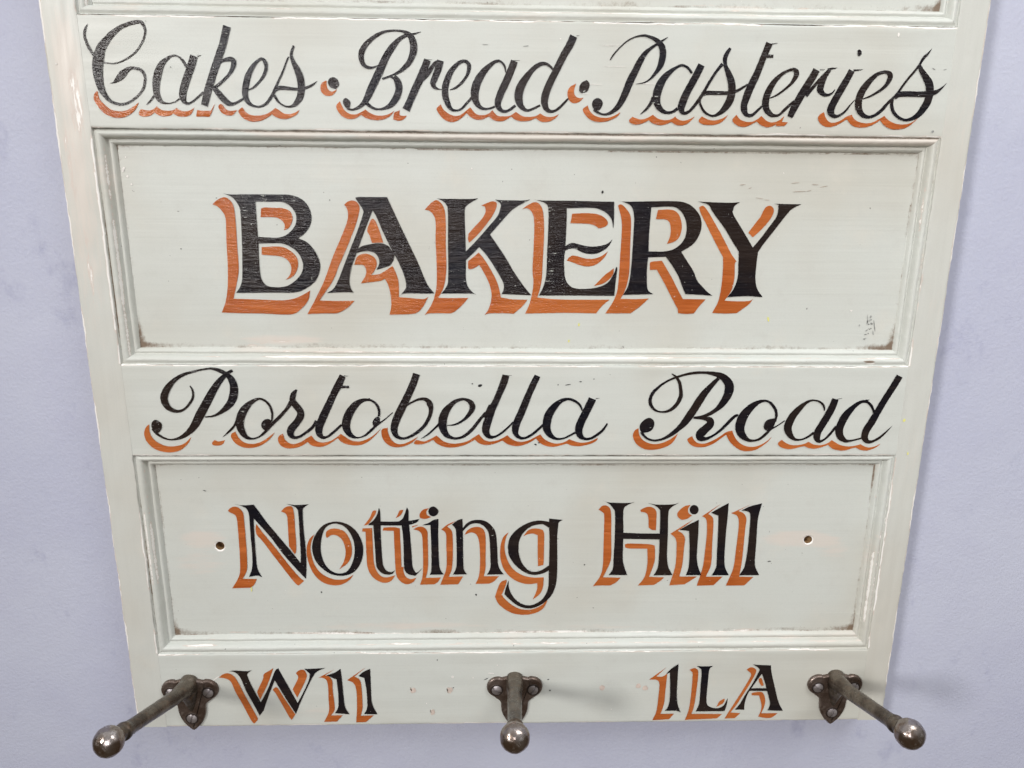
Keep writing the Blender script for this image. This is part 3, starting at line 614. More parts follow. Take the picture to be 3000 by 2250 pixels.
KS 1272,2564,16 1344,2557,19 1389,2548,48 1397,2515,57 1369,2483,61 1334,2444,70 1336,2412,55 1374,2405,26 1423,2428,18 1476,2470,20 1528,2528,24 1574,2577,22 1598,2583,16
KS 1871,2535,17 1876,2587,20 1862,2632,20 1827,2673,20 1788,2692,16 1739,2682,29 1686,2644,52 1641,2586,67 1619,2522,71 1620,2470,64 1646,2425,49 1689,2395,26 1734,2392,16 1776,2408,19 1817,2447,22 1845,2477,14 1893,2506,9 1942,2543,8
KP 1844,2558 1875,2558 1872,2522 1852,2477 1822,2464 1795,2483 1792,2512 1808,2545
KS 2226,2618,8 2215,2656,16 2181,2686,14 2130,2696,14 2088,2680,22 2042,2638,42 1998,2580,55 1974,2522,60 1971,2477,56 1995,2431,42 2029,2402,23 2074,2398,13 2122,2418,16 2166,2452,21
KS 2296,2706,49 2279,2645,54 2250,2574,55 2219,2509,55 2194,2457,55 2193,2412,49 2214,2385,26 2251,2402,16 2284,2438,19 2325,2500,19
KS 2310,2705,6 2343,2711,2
KS 2591,2607,16 2567,2652,19 2531,2684,19 2493,2687,22 2447,2658,32 2392,2594,55 2362,2529,59 2350,2470,59 2369,2418,49 2411,2389,26 2455,2392,14 2525,2410,14
KS 2517,2696,13 2544,2700,4
KS 2743,2877,50 2709,2805,50 2665,2716,49 2621,2620,51 2587,2542,55 2552,2470,55 2546,2418,49 2570,2385,32 2608,2385,19 2655,2412,19 2694,2451,14 2741,2506,1
OP 876,2486! 849,2467 838,2431 853,2385 889,2346 940,2323 997,2321 1053,2332 1108,2356 1143,2392 1168,2447! 1123,2408 1069,2379 1013,2364 957,2372 911,2398 884,2437
OP 1273,2426! 1247,2411 1238,2395 1258,2366 1291,2346 1335,2340 1385,2346 1440,2372 1481,2405 1521,2436! 1545,2392 1586,2349 1639,2316 1691,2309 1747,2320 1800,2353 1835,2385 1859,2419! 1811,2376 1757,2349 1707,2343 1655,2356 1608,2389 1579,2431 1564,2467! 1521,2457 1474,2421 1420,2389 1371,2369 1320,2372 1287,2398
OP 1935,2397! 1912,2376 1912,2359 1941,2336 1987,2325 2030,2329 2080,2343 2108,2348! 2138,2334 2183,2329 2232,2339 2281,2358! 2316,2329 2362,2316 2407,2314 2456,2329 2490,2338! 2527,2319 2572,2314 2616,2326 2651,2346 2672,2367! 2626,2345 2582,2339 2542,2352 2522,2364! 2485,2352 2435,2346 2376,2356 2336,2376 2305,2395! 2273,2369 2224,2356 2173,2362 2136,2382! 2103,2366 2053,2356 2002,2359 1963,2376
@notting
KP -2110,1872! -2055,1861 -1998,1863 -1965,1866! -1965,1805 -1974,1736 -1978,1597 -1980,1456 -1978,1356 -1965,1306 -1946,1268! -1980,1283 -2046,1272! -2022,1328 -2011,1385 -2006,1491 -2007,1597 -2005,1715 -2005,1784 -2017,1829 -2050,1853
KP -1998,1863! -1965,1866! -1927,1805 -1882,1729 -1790,1596 -1696,1462 -1646,1387! -1604,1333! -1615,1255! -1678,1333 -1773,1462 -1859,1603 -1969,1751! -1985,1791!
KP -1721,1870! -1644,1862 -1554,1868! -1592,1842 -1604,1811 -1606,1665 -1601,1525 -1602,1383 -1613,1255! -1653,1326! -1641,1454 -1639,1595 -1637,1769 -1643,1828 -1670,1852
OP -2159,1815! -2143,1836 -2110,1850 -2076,1839 -2048,1798 -2045,1722 -2045,1597 -2047,1456 -2054,1349 -2070,1299 -2096,1256! -1988,1254! -2012,1205 -2044,1180! -2182,1176! -2132,1256 -2109,1328 -2100,1492 -2097,1667 -2099,1757 -2112,1785 -2143,1802
OP -1957,1709! -1914,1638 -1828,1512 -1740,1376 -1669,1275 -1629,1235! -1674,1196! -1699,1218 -1770,1326 -1851,1455 -1920,1568 -1957,1618 -1966,1666
OP -1766,1810! -1734,1842 -1702,1852 -1677,1842 -1669,1769 -1670,1665 -1669,1560 -1674,1483 -1686,1460! -1724,1525! -1724,1610 -1722,1700 -1723,1770 -1737,1797
KP -1346,1727 -1271,1702 -1209,1643 -1171,1551 -1168,1466 -1192,1381 -1237,1316 -1297,1284 -1356,1277 -1427,1296 -1489,1346 -1534,1411 -1552,1496 -1541,1574 -1511,1637 -1463,1693 -1411,1720
HP -1360,1710 -1303,1689 -1261,1636 -1233,1552 -1233,1467 -1253,1388 -1289,1324 -1335,1299 -1387,1303 -1438,1339 -1473,1404 -1487,1496 -1475,1595 -1445,1672 -1405,1703
OP -1528,1624! -1565,1588 -1590,1525 -1594,1440 -1574,1347 -1539,1275 -1483,1220 -1412,1198 -1340,1205 -1279,1244 -1250,1286! -1305,1252 -1371,1245 -1435,1260 -1498,1303 -1540,1368 -1558,1440 -1564,1511 -1550,1574
OP -1442,1609 -1437,1644 -1401,1668 -1349,1668 -1299,1643 -1264,1580 -1251,1502 -1260,1438 -1292,1381 -1355,1332! -1318,1396 -1301,1467 -1305,1531 -1328,1587 -1365,1615 -1403,1616 -1433,1595
KP -1035,1838! -1026,1809 -1026,1726 -1028,1593 -1024,1416 -1017,1359 -995,1319 -956,1308 -928,1324! -950,1293 -990,1285 -1035,1301 -1066,1344 -1074,1395 -1076,1523 -1080,1649 -1082,1698! -1117,1705! -1077,1740 -1049,1788
KP -1122,1697! -1077,1730! -949,1726 -820,1732 -788,1736 -732,1747! -756,1718 -802,1701 -866,1694 -1014,1695
KP -824,1842! -813,1809 -814,1732 -807,1627 -799,1451 -795,1357 -776,1307 -760,1303 -718,1341! -740,1314 -775,1275! -820,1285 -851,1314 -860,1365 -859,1522 -862,1628 -870,1698! -888,1726! -858,1753 -838,1802
OP -1055,1814! -1080,1813 -1108,1754 -1154,1694! -1120,1705 -1083,1754 -1062,1788
OP -1163,1671! -1092,1674! -1092,1593 -1091,1452 -1088,1380 -1070,1316 -1036,1272 -991,1263 -930,1280! -959,1235 -1005,1215 -1057,1229 -1108,1272 -1138,1345 -1143,1452 -1142,1643! -1169,1646!
OP -1005,1677! -931,1680 -883,1670! -882,1593 -880,1451 -880,1351! -864,1347! -865,1307 -846,1264 -814,1246 -769,1258! -795,1220 -841,1202 -887,1224 -918,1271 -926,1344 -928,1487 -929,1649! -1013,1653!
OP -851,1820! -879,1816 -896,1781 -912,1753! -880,1771 -860,1798
KP -625,1849 -594,1825 -589,1801 -604,1777 -627,1768 -652,1777 -665,1805 -654,1836
KP -590,1747! -590,1732 -594,1591 -591,1392 -583,1328 -557,1284! -663,1283! -651,1335 -648,1521 -651,1697! -717,1696! -666,1714 -627,1739
OP -659,1834! -703,1822 -730,1788 -727,1756 -691,1746 -645,1761! -675,1780 -679,1808
OS -790,1682,9 -747,1697,4
OP -782,1662! -744,1682 -706,1680 -677,1648 -674,1592 -674,1414 -680,1321 -696,1257! -579,1259! -604,1219 -631,1201! -741,1199! -722,1263 -713,1379 -713,1521 -717,1613 -739,1648
KP -411,1748! -408,1731 -406,1591 -405,1377 -399,1319 -377,1285! -487,1284! -461,1341 -455,1449 -458,1626 -464,1668 -489,1702! -447,1735!
KP -410,1667! -376,1710 -331,1734 -279,1738 -228,1724 -182,1681 -156,1625 -146,1519 -139,1376 -123,1325 -94,1284! -223,1281! -198,1340 -198,1448 -205,1590 -221,1653 -260,1696 -305,1710 -357,1696 -408,1644!
OP -459,1729! -518,1703 -569,1661! -536,1626 -534,1521 -533,1378 -544,1306 -586,1197! -446,1200! -408,1267! -519,1265! -497,1320 -486,1413 -484,1591 -493,1654 -525,1684!
OP -394,1615! -370,1654 -325,1678 -279,1678 -247,1654 -234,1590 -234,1412 -235,1340 -248,1268! -131,1268! -169,1224 -208,1204! -312,1203! -287,1268 -277,1377 -280,1520 -293,1597 -318,1629 -351,1633
KS 256,1693,47 207,1714,31 155,1713,34 97,1695,38 32,1646,55 -13,1575,76 -22,1490,81 -5,1418,69 35,1353,46 95,1302,28 155,1291,26 214,1309,32 266,1345,36
KP 247,1748! 354,1735! 324,1718 318,1687 313,1588 318,1410 318,1265 306,1170 271,1089 212,1030 146,995 79,990 12,1017 -48,1069 -89,1113! -76,1172 -56,1232! -54,1172 -29,1106 12,1054 72,1020 132,1020 199,1060 237,1119 253,1185 254,1302 255,1517 250,1659
OP -59,1635! -98,1597 -120,1519 -120,1419 -96,1332 -50,1267 10,1223 77,1201 130,1200 166,1207! 164,1149 134,1065! 191,1119 213,1185 215,1257! 136,1255 63,1270 -4,1310 -50,1368 -80,1447 -89,1519 -78,1590
OP 54,1602! 91,1652 136,1666 188,1659 211,1631 214,1517 213,1389 210,1360! 170,1351! 166,1446 163,1610! 124,1624 85,1617
OP -73,1239! -122,1209 -162,1092! -135,1032 -81,980 -7,942 73,933 147,945 207,978 239,1030 247,1061! 193,1008 120,979 39,983 -35,1024 -88,1077 -109,1110! -89,1158 -71,1216!
@hill
KP 647,1893! 701,1877 844,1873 894,1880! 838,1853 811,1811 819,1629 824,1415 839,1342 865,1272! 720,1274! 750,1328 752,1436 754,1615 747,1790 729,1832 695,1870
KP 995,1871! 1066,1859 1183,1860 1231,1874! 1171,1831 1155,1782 1161,1628 1166,1435 1182,1341 1218,1270! 1070,1268! 1099,1334 1103,1435 1099,1614 1092,1789 1081,1824 1046,1852
KP 810,1629! 948,1623 1105,1621! 1108,1571! 812,1578!
OP 621,1818! 644,1846 673,1853 706,1832 720,1770 726,1615 734,1437 722,1365 677,1254! 815,1250! 782,1211 736,1184! 636,1183 601,1176! 656,1270 672,1365 670,1544 667,1756 656,1794
OP 940,1816! 982,1838 1028,1837 1062,1803 1067,1719 1068,1648! 1038,1651 1011,1670! 1003,1755 985,1790 945,1800!
OP 838,1519 853,1538 1018,1532 1065,1521! 1071,1471 1070,1377 1036,1257! 1155,1250! 1122,1217 1077,1186! 952,1182! 1000,1254 1017,1363 1010,1494! 855,1499
KP 1347,1855 1373,1844 1385,1817 1377,1789 1353,1778 1328,1789 1315,1817 1324,1845
KP 1392,1734! 1396,1612 1398,1434 1415,1339 1445,1268! 1324,1269! 1341,1347 1336,1506 1323,1641! 1248,1651! 1311,1691
OP 1321,1855! 1275,1845 1232,1803 1224,1768 1256,1736 1301,1741 1337,1768! 1308,1792 1305,1827
OP 1353,1738! 1182,1620! 1227,1570 1237,1470 1235,1340 1199,1182! 1318,1190! 1413,1256! 1273,1258! 1290,1362 1294,1506 1296,1577 1273,1620 1236,1643! 1298,1689!
KP 1611,1870! 1612,1753 1610,1576 1620,1360 1660,1267! 1525,1266! 1555,1339 1552,1469 1545,1683 1539,1767! 1481,1790! 1537,1827
OP 1559,1868! 1415,1763! 1450,1732 1462,1612 1456,1412 1449,1325 1415,1177! 1547,1181! 1614,1255! 1481,1255! 1514,1361 1510,1541 1506,1718 1490,1760 1462,1781! 1480,1801!
KP 1866,1867! 1847,1731 1852,1539 1858,1359 1899,1266! 1743,1265! 1776,1338 1788,1468 1789,1682 1785,1766 1769,1798 1712,1809! 1778,1843
OP 1785,1860! 1637,1787! 1687,1760 1703,1682 1698,1468 1690,1323 1644,1177! 1790,1178! 1856,1250! 1743,1254! 1754,1396 1756,1647 1758,1738 1734,1784 1690,1805! 1715,1821!
@postcode_left
KP -2238,504! -2193,509 -2101,503 -2059,512! -2097,478 -2093,443 -2067,358 -2008,210! -1993,148! -2030,99! -2072,211 -2122,336 -2147,428 -2170,474 -2201,498
KP -1996,144! -2018,210! -1948,342 -1883,498 -1858,525! -1849,513! -1889,418 -1946,280
KP -1875,502! -1854,526! -1809,417 -1723,211! -1715,176! -1743,112! -1814,255 -1892,427!
KP -1651,519! -1570,521 -1488,526! -1552,495 -1588,450 -1641,346 -1711,192 -1743,112! -1750,161! -1726,207! -1654,346 -1619,431 -1613,477!
OP -2320,448! -2282,479 -2242,484 -2204,459 -2176,406 -2127,274 -2082,164 -2047,73! -2050,58 -2079,25! -2103,62 -2153,196 -2203,321 -2229,406 -2266,437
OP -1893,527! -1903,495 -1945,388 -2015,244! -2031,304 -2029,327 -1981,427 -1968,476 -1923,506!
OP -1910,334 -1887,355 -1868,345 -1833,271 -1785,177 -1748,106! -1781,55! -1804,98 -1850,209 -1894,310
OP -1720,482! -1690,508 -1654,508 -1636,469 -1642,431 -1681,347 -1723,260! -1755,336! -1721,401 -1704,447
KP -1371,518! -1365,444 -1359,289 -1351,172 -1319,103! -1434,115! -1405,173 -1399,290 -1406,421! -1481,460! -1413,486
OP -1416,514! -1550,436! -1528,440 -1489,422 -1476,368 -1478,252 -1481,134 -1525,34! -1422,37! -1374,94! -1467,94! -1437,141 -1434,204 -1441,329 -1440,406 -1461,446 -1494,460!
KP -1140,516! -1139,403 -1137,209 -1099,101! -1204,104! -1176,170 -1176,326 -1188,434! -1234,451! -1193,488
OP -1173,528! -1323,416! -1277,389 -1256,327 -1257,171 -1270,27! -1192,29! -1127,91! -1230,88! -1213,170 -1213,327 -1223,412 -1264,447!
@postcode_right
KP 1293,538! 1294,418 1297,262 1310,167 1338,92! 1300,107 1208,107! 1235,152 1242,262 1230,458! 1200,446! 1235,492
OP 1198,506! 1068,398! 1125,393 1151,357 1150,240 1141,105 1113,20! 1249,28! 1286,79! 1177,79! 1199,176 1204,318 1210,452! 1171,423 1123,424!
KP 1439,517! 1493,513 1570,516! 1543,482 1540,377 1539,259 1545,172 1575,140 1625,127 1679,147 1712,220! 1709,162 1696,99! 1461,99! 1483,173 1484,299 1482,463 1470,494
OP 1385,483! 1419,498 1451,479 1458,417 1452,260 1443,141 1427,76! 1679,72! 1639,31! 1377,21! 1401,102 1412,237 1413,433 1404,464
OP 1685,216! 1647,191 1626,138! 1677,171 1688,202
KP 1888,527! 1936,522 2034,518! 2046,450 2087,309 2127,182 2172,96! 2046,102! 2060,159 2043,230 2004,349 1963,459! 1932,498
KP 1950,482! 1974,451! 1918,350 1871,256 1854,169 1855,111! 1777,112! 1816,169 1850,248 1903,358
KP 1883,309! 2025,309! 2034,282! 1878,286!
OP 1843,479! 1876,502 1912,486 1921,459 1894,381 1848,280 1795,169 1746,86! 1825,78! 1785,32! 1701,29! 1726,82 1779,193 1832,304 1872,397 1882,440
OP 1948,393! 1968,402 1995,333! 1975,330! 1954,365
OP 1901,262! 1925,271 1987,270 2017,207 2016,143 1998,75! 2132,75! 2086,34 2030,32 1975,45! 1992,103 1990,159 1965,241! 1906,244!
'''
def cat(p0, p1, p2, p3, t):
    t2, t3 = t * t, t * t * t
    return tuple(.5 * (2 * b + (c - a) * t + (2 * a - 5 * b + 4 * c - d) * t2 + (3 * b - a - 3 * c + d) * t3) for a, b, c, d in zip(p0, p1, p2, p3))

def stroke_tris(pts, seed):
    S = []
    n_ = len(pts)
    for i in range(n_ - 1):
        p0 = pts[max(0, i - 1)]; p3 = pts[min(n_ - 1, i + 2)]
        L = math.dist(pts[i][:2], pts[i + 1][:2])
        k = max(3, int(L / .9))
        for j in range(k): S.append(cat(p0, pts[i], pts[i + 1], p3, j / k))
    S.append(pts[-1])
    A, B = [], []
    for i, p in enumerate(S):
        a, b = S[max(0, i - 1)], S[min(len(S) - 1, i + 1)]
        dx, dy = b[0] - a[0], b[1] - a[1]; L = math.hypot(dx, dy) or 1
        nx, ny = -dy / L, dx / L
        w = max(p[2], .12) / 2
        ja = .10 * n1(i * .55, seed, 1) + .10 * n1(i * 1.7, seed, 2); jb = .10 * n1(i * .55, seed, 5) + .10 * n1(i * 1.7, seed, 6)
        q = min(1, w)
        A.append((p[0] + nx * (w + ja * q), p[1] + ny * (w + ja * q))); B.append((p[0] - nx * (w + jb * q), p[1] - ny * (w + jb * q)))
    T = []
    for i in range(len(S) - 1):
        T.append([A[i], B[i], B[i + 1]]); T.append([A[i], B[i + 1], A[i + 1]])
    return T

def outline(pts, seed):
    """closed outline: straight between two corners, smooth elsewhere"""
    n_ = len(pts); out = []
    for i in range(n_):
        a, b = pts[i], pts[(i + 1) % n_]
        A_, B_ = a[:2], b[:2]
        L = math.dist(A_, B_)
        if a[2] and b[2]: p0, p3 = A_, B_
        p0 = A_ if a[2] else pts[i - 1][:2]
        p3 = B_ if b[2] else pts[(i + 2) % n_][:2]
        if a[2]: p0 = (2 * A_[0] - B_[0], 2 * A_[1] - B_[1])
        if b[2]: p3 = (2 * B_[0] - A_[0], 2 * B_[1] - A_[1])
        k = max(2, int(L / 1.1))
        for j in range(k):
            p = cat(p0, A_, B_, p3, j / k)
            if j: p = (p[0] + .09 * n1(p[0] * 1.3, p[1] * 1.3, seed), p[1] + .09 * n1(p[0] * 1.3, p[1] * 1.3, seed + 3))
            out.append(p)
    return out

def area(P): return sum(P[i - 1][0] * P[i][1] - P[i][0] * P[i - 1][1] for i in range(len(P))) / 2

def union(shapes):
    """shapes: list of (points, is_hole); one flat mesh with no overlaps"""
    V, F, hole = [], [], []
    parts = []
    for P, h in shapes:
        if len(P) == 3: parts.append((P, h)); continue
        for t in tessellate_polygon([[Vector((p[0], p[1], 0)) for p in P]]): parts.append(([P[q] for q in t], h))
    for P, h in parts:
        ar = area(P)
        if abs(ar) < 1e-4: continue
        if ar < 0: P = P[::-1]
        st = len(V); V += [Vector(p) for p in P]; F.append(list(range(st, st + len(P)))); hole.append(h)
    vs, es, fs, ov, oe, of = delaunay_2d_cdt(V, [], F, 0, 1e-4, True)
    keep = [f for f, ids in zip(fs, of) if ids and not any(hole[q] for q in ids)]
    used = {}; nv = []; nf = []
    for f in keep:
        g = []
        for q in f:
            if q not in used: used[q] = len(nv); nv.append(vs[q])
            g.append(used[q])
        nf.append(g)
    return nv, nf

WORDS = {
    'cakes': ('black script lettering reading Cakes with a dot after it', 0), 'bread': ('black script lettering reading Bread with a dot after it', 0),
    'pasteries': ('black script lettering reading Pasteries', 0), 'bakery': ('large black serif lettering reading BAKERY', DEPTH),
    'portobella': ('black script lettering reading Portobella', 0), 'road': ('black script lettering reading Road', 0),
    'notting': ('black serif lettering reading Notting', DEPTH), 'hill': ('black serif lettering reading Hill', DEPTH),
    'postcode_left': ('small black lettering reading W11', 0), 'postcode_right': ('small black lettering reading 1LA', 0)}
cur = None; words = {}
for ln in LETTERS.strip().splitlines():
    if ln[0] == '@': cur = words.setdefault(ln[1:], {'K': [], 'O': []}); continue
    hd, *tk = ln.split(); seed = random.random() * 90
    raw = []
    for t in tk:
        c_ = t.endswith('!'); v = [int(q) / 10 for q in t.rstrip('!').split(',')]
        raw.append((v[0], v[1], v[2] if len(v) == 3 else c_))
    if hd[1] == 'S':
        for T in stroke_tris(raw, seed): cur[hd[0]].append((T, False))
    elif hd[0] == 'H': cur['K'].append((outline(raw, seed), True))
    else: cur[hd[0]].append((outline(raw, seed), False))
for w, d in words.items():
    lab, dep = WORDS[w]
    par = board
    for key, nm, lift in (('K', 'lettering', .42), ('O', 'letter_shadow', .36)):
        vs, fs = union(d[key])
        o = obj(nm, [(v[0] * mm, (dep - lift) * mm, v[1] * mm) for v in vs], [tuple(f) for f in fs], M['black'] if key == 'K' else M['orange'], par)
        if key == 'K': o['label'] = lab; par = o

# ------------------------------------------------------------------ small marks on the board
def spots(name, mat, parent, items, dep, lift=.3, one=False):
    if not one:                                        # each mark is an object of its own
        for it in items: spots(name, mat, parent, [it], dep, lift, True)
        return
    V, F = [], []
    for (x, z, rx, rz, rot) in items:
        st = len(V); N = 14; sd = x * .37 + z
        for i in range(N):
            a = 2 * math.pi * i / N
            r = 1 + .35 * n1(math.cos(a) * 1.5 + sd, math.sin(a) * 1.5, 3)
            px, pz = rx * r * math.cos(a), rz * r * math.sin(a)
            c_, s_ = math.cos(R(rot)), math.sin(R(rot))
            V.append(((x + px * c_ - pz * s_) * mm, (dep - lift) * mm, (z + px * s_ + pz * c_) * mm))
        F.append(tuple(range(st, st + N)))
    return obj(name, V, F, mat, parent)
spots('paint_fleck', M['darkfleck'], rails[1], [(-27.1, 280.1, 1.45, 1.00, 20), (-32.5, 281.4, 0.48, 0.50, 0), (35.6, 280.8, 2.19, 0.33, 8), (44.5, 283.0, 0.98, 0.30, 0), (28.5, 280.7, 0.49, 0.38, 0), (54.0, 285.0, 0.49, 0.37, 0), (13.1, 236.1, 0.99, 0.52, -20), (15.6, 237.4, 0.75, 0.52, 0)], 0)
spots('paint_fleck', M['darkfleck'], rails[0], [(-23.1, 41.3, 1.89, 0.37, 25), (26.2, 40.5, 0.81, 0.47, 20), (-61.3, 58.8, 0.40, 0.46, 0), (27.8, 30.5, 0.68, 0.63, 0), (-49.0, 33.8, 0.41, 0.47, 0)], 0)
spots('paint_fleck', M['bare'], rails[0], [(-18.9, 46.5, 2.43, 0.49, -4), (-49.5, 43.7, 1.08, 1.08, 0), (-33.3, 42.6, 0.54, 0.68, 0), (-14.2, 53.8, 0.54, 0.49, 0), (-234.4, 43.9, 3.44, 0.43, 40), (-70.4, 19.6, 0.41, 0.47, 0), (77.6, 12.6, 0.55, 0.48, 0)], 0)
spots('filled_hole', M['plug'], rails[0], [(-80.7, 31.6, 2.16, 2.49, 0), (-51.8, 31.6, 2.30, 2.65, 0), (-65.7, 11.4, 2.04, 2.53, 0), (69.4, 32.6, 2.19, 2.50, 0), (98.4, 33.9, 1.92, 2.19, 0), (104.0, 31.9, 2.19, 2.19, 0)], 0)
spots('filled_hole_rim', M['pencil'], rails[0], [(-82.5, 32.6, 0.38, 1.86, 20), (-53.7, 31.3, 0.41, 2.18, 10), (-67.3, 12.3, 0.33, 1.58, 15)], 0)
spots('paint_fleck', M['darkfleck'], panels[0], [(-150.2, 113.9, 0.63, 0.64, 0), (52.9, 136.1, 0.53, 0.52, 0), (196.8, 138.3, 1.34, 0.38, 6), (-231.6, 197.7, 1.25, 0.27, -20), (-138.6, 120.6, 0.37, 0.41, 0), (-30.8, 110.9, 0.58, 0.88, 20)], DEPTH)
spots('paint_fleck', M['darkfleck'], panels[1], [(-230.8, 373.8, 0.42, 0.41, 0), (-128.2, 406.8, 0.37, 0.36, 0), (-203.9, 407.5, 0.34, 0.31, 0), (59.1, 403.0, 0.28, 0.27, 0)], DEPTH)
spots('paint_chip', M['bare'], panels[1], [(-263.4, 425.2, 0.78, 1.95, -25), (-264.7, 432.1, 0.45, 0.43, 0), (-261.0, 433.2, 0.45, 0.43, 0), (-261.2, 420.9, 0.67, 0.87, -20), (-259.1, 415.9, 0.68, 0.66, 0), (237.2, 333.7, 0.86, 0.61, 0), (-32.3, 428.0, 0.46, 0.55, 0)], DEPTH)
spots('yellow_speck', M['yellow'], panels[1], [(43.0, 322.8, 0.63, 1.22, 0), (178.1, 327.3, 0.59, 1.96, 15), (36.1, 311.0, 0.63, 0.99, 0)], DEPTH)
spots('yellow_speck', M['yellow'], board, [(282.3, 254.6, 0.91, 1.30, 0), (288.6, 229.1, 0.61, 1.06, 0)], 0)
spots('yellow_speck', M['yellow'], panels[0], [(-203.6, 116.6, 0.42, 2.04, 0)], DEPTH)
spots('scuff_mark', M['graphite'], panels[1], [(249.8, 327.6, 0.30, 3.19, 10), (255.4, 322.7, 0.35, 3.94, 14), (251.8, 326.9, 1.24, 0.74, 30), (251.0, 323.9, 0.74, 0.49, 0), (253.1, 324.4, 0.74, 0.98, 60), (250.1, 319.5, 0.99, 0.49, 40), (251.9, 320.5, 0.74, 0.37, -30), (249.7, 316.5, 0.99, 0.40, 10), (249.6, 313.5, 1.24, 0.50, 25), (251.6, 317.3, 0.50, 0.50, 0), (253.1, 321.0, 0.50, 0.49, 0), (255.0, 317.8, 0.35, 1.73, 14), (244.4, 323.2, 0.50, 0.74, 0), (251.8, 329.3, 0.99, 0.73, 70), (249.8, 325.4, 0.35, 1.47, 0)], DEPTH, one=True)
spots('paint_crack', M['pencil'], panels[1], [(201.8, 419.7, 2.35, 0.22, -6), (207.8, 418.4, 2.83, 0.22, 10), (191.4, 415.1, 4.71, 0.22, 3), (198.0, 415.6, 1.65, 0.20, 12), (151.8, 419.2, 2.11, 0.22, 4), (157.1, 417.0, 1.17, 0.20, 20), (164.1, 410.4, 2.83, 0.18, -8), (169.6, 409.3, 1.89, 0.18, -4), (188.0, 420.7, 2.82, 0.18, 8)], DEPTH)
spots('paint_fleck', M['bare'], rails[2], [(242.1, 512.3, 0.71, 1.20, 10), (24.8, 506.9, 0.54, 0.40, 0), (47.1, 480.2, 5.75, 0.16, -1), (41.8, 474.4, 3.10, 0.14, 0), (57.2, 503.5, 6.56, 0.14, 2), (59.9, 491.0, 7.49, 0.14, -1), (82.5, 480.9, 8.88, 0.16, -1)], 0)
spots('paint_fleck', M['graphite'], rails[2], [(268.1, 492.1, 1.35, 0.25, -25), (275.6, 491.8, 1.13, 0.25, 15), (-22.9, 502.9, 1.95, 0.20, -4), (2.9, 502.4, 1.74, 0.20, 6), (273.1, 453.6, 0.92, 0.85, 0), (-222.4, 487.2, 0.39, 0.36, 0), (-235.0, 513.7, 0.42, 0.27, 0)], 0)
spots('paint_chip', M['bare'], board, [(-293.6, 488.3, 0.64, 0.60, 0)], 0)

# ------------------------------------------------------------------ hooks
def sweep(path, seg=28):
    """path: list of (x,y,z,r) mm -> capped tube"""
    V, F = [], []
    for i, p in enumerate(path):
        a = Vector(path[max(0, i - 1)][:3]); b = Vector(path[min(len(path) - 1, i + 1)][:3])
        t = (b - a).normalized(); u = Vector((1, 0, 0)); u = (u - t * u.dot(t)).normalized(); v = t.cross(u)
        for k in range(seg):
            an = 2 * math.pi * k / seg
            q = Vector(p[:3]) + (u * math.cos(an) + v * math.sin(an)) * p[3]
            V.append(tuple(q * mm))
    for i in range(len(path) - 1):
        for k in range(seg): F.append((i * seg + k, i * seg + (k + 1) % seg, (i + 1) * seg + (k + 1) % seg, (i + 1) * seg + k))
    F.append(tuple(range(seg))[::-1]); F.append(tuple(range((len(path) - 1) * seg, len(path) * seg)))
    return V, F

def join(*parts):
    V, F = [], []
    for v, f in parts:
        st = len(V); V += v; F += [tuple(i + st for i in q) for q in f]
    return V, F

def plate_outline():
    half = [(0, 45.0), (4.5, 44.2)]
    for a in range(112, -62, -8):
        half.append((13.4 + 8.7 * math.cos(R(a)), 34.7 + 8.7 * math.sin(R(a))))
    half += [(16, 25.8), (13.2, 23.6), (11.4, 21.6), (10.9, 19.5), (10.7, 16), (10.0, 12), (8.6, 8.2), (6.6, 4.6), (4.2, 1.6), (2.0, -.6), (0, -1.7)]
    left = [(-x, z) for x, z in half[1:-1]][::-1]
    P = half + left                                   # clockwise
    out = []
    for i in range(len(P)):
        for j in range(3): out.append(cat(P[i - 1], P[i], P[(i + 1) % len(P)], P[(i + 2) % len(P)], j / 3))
    return out

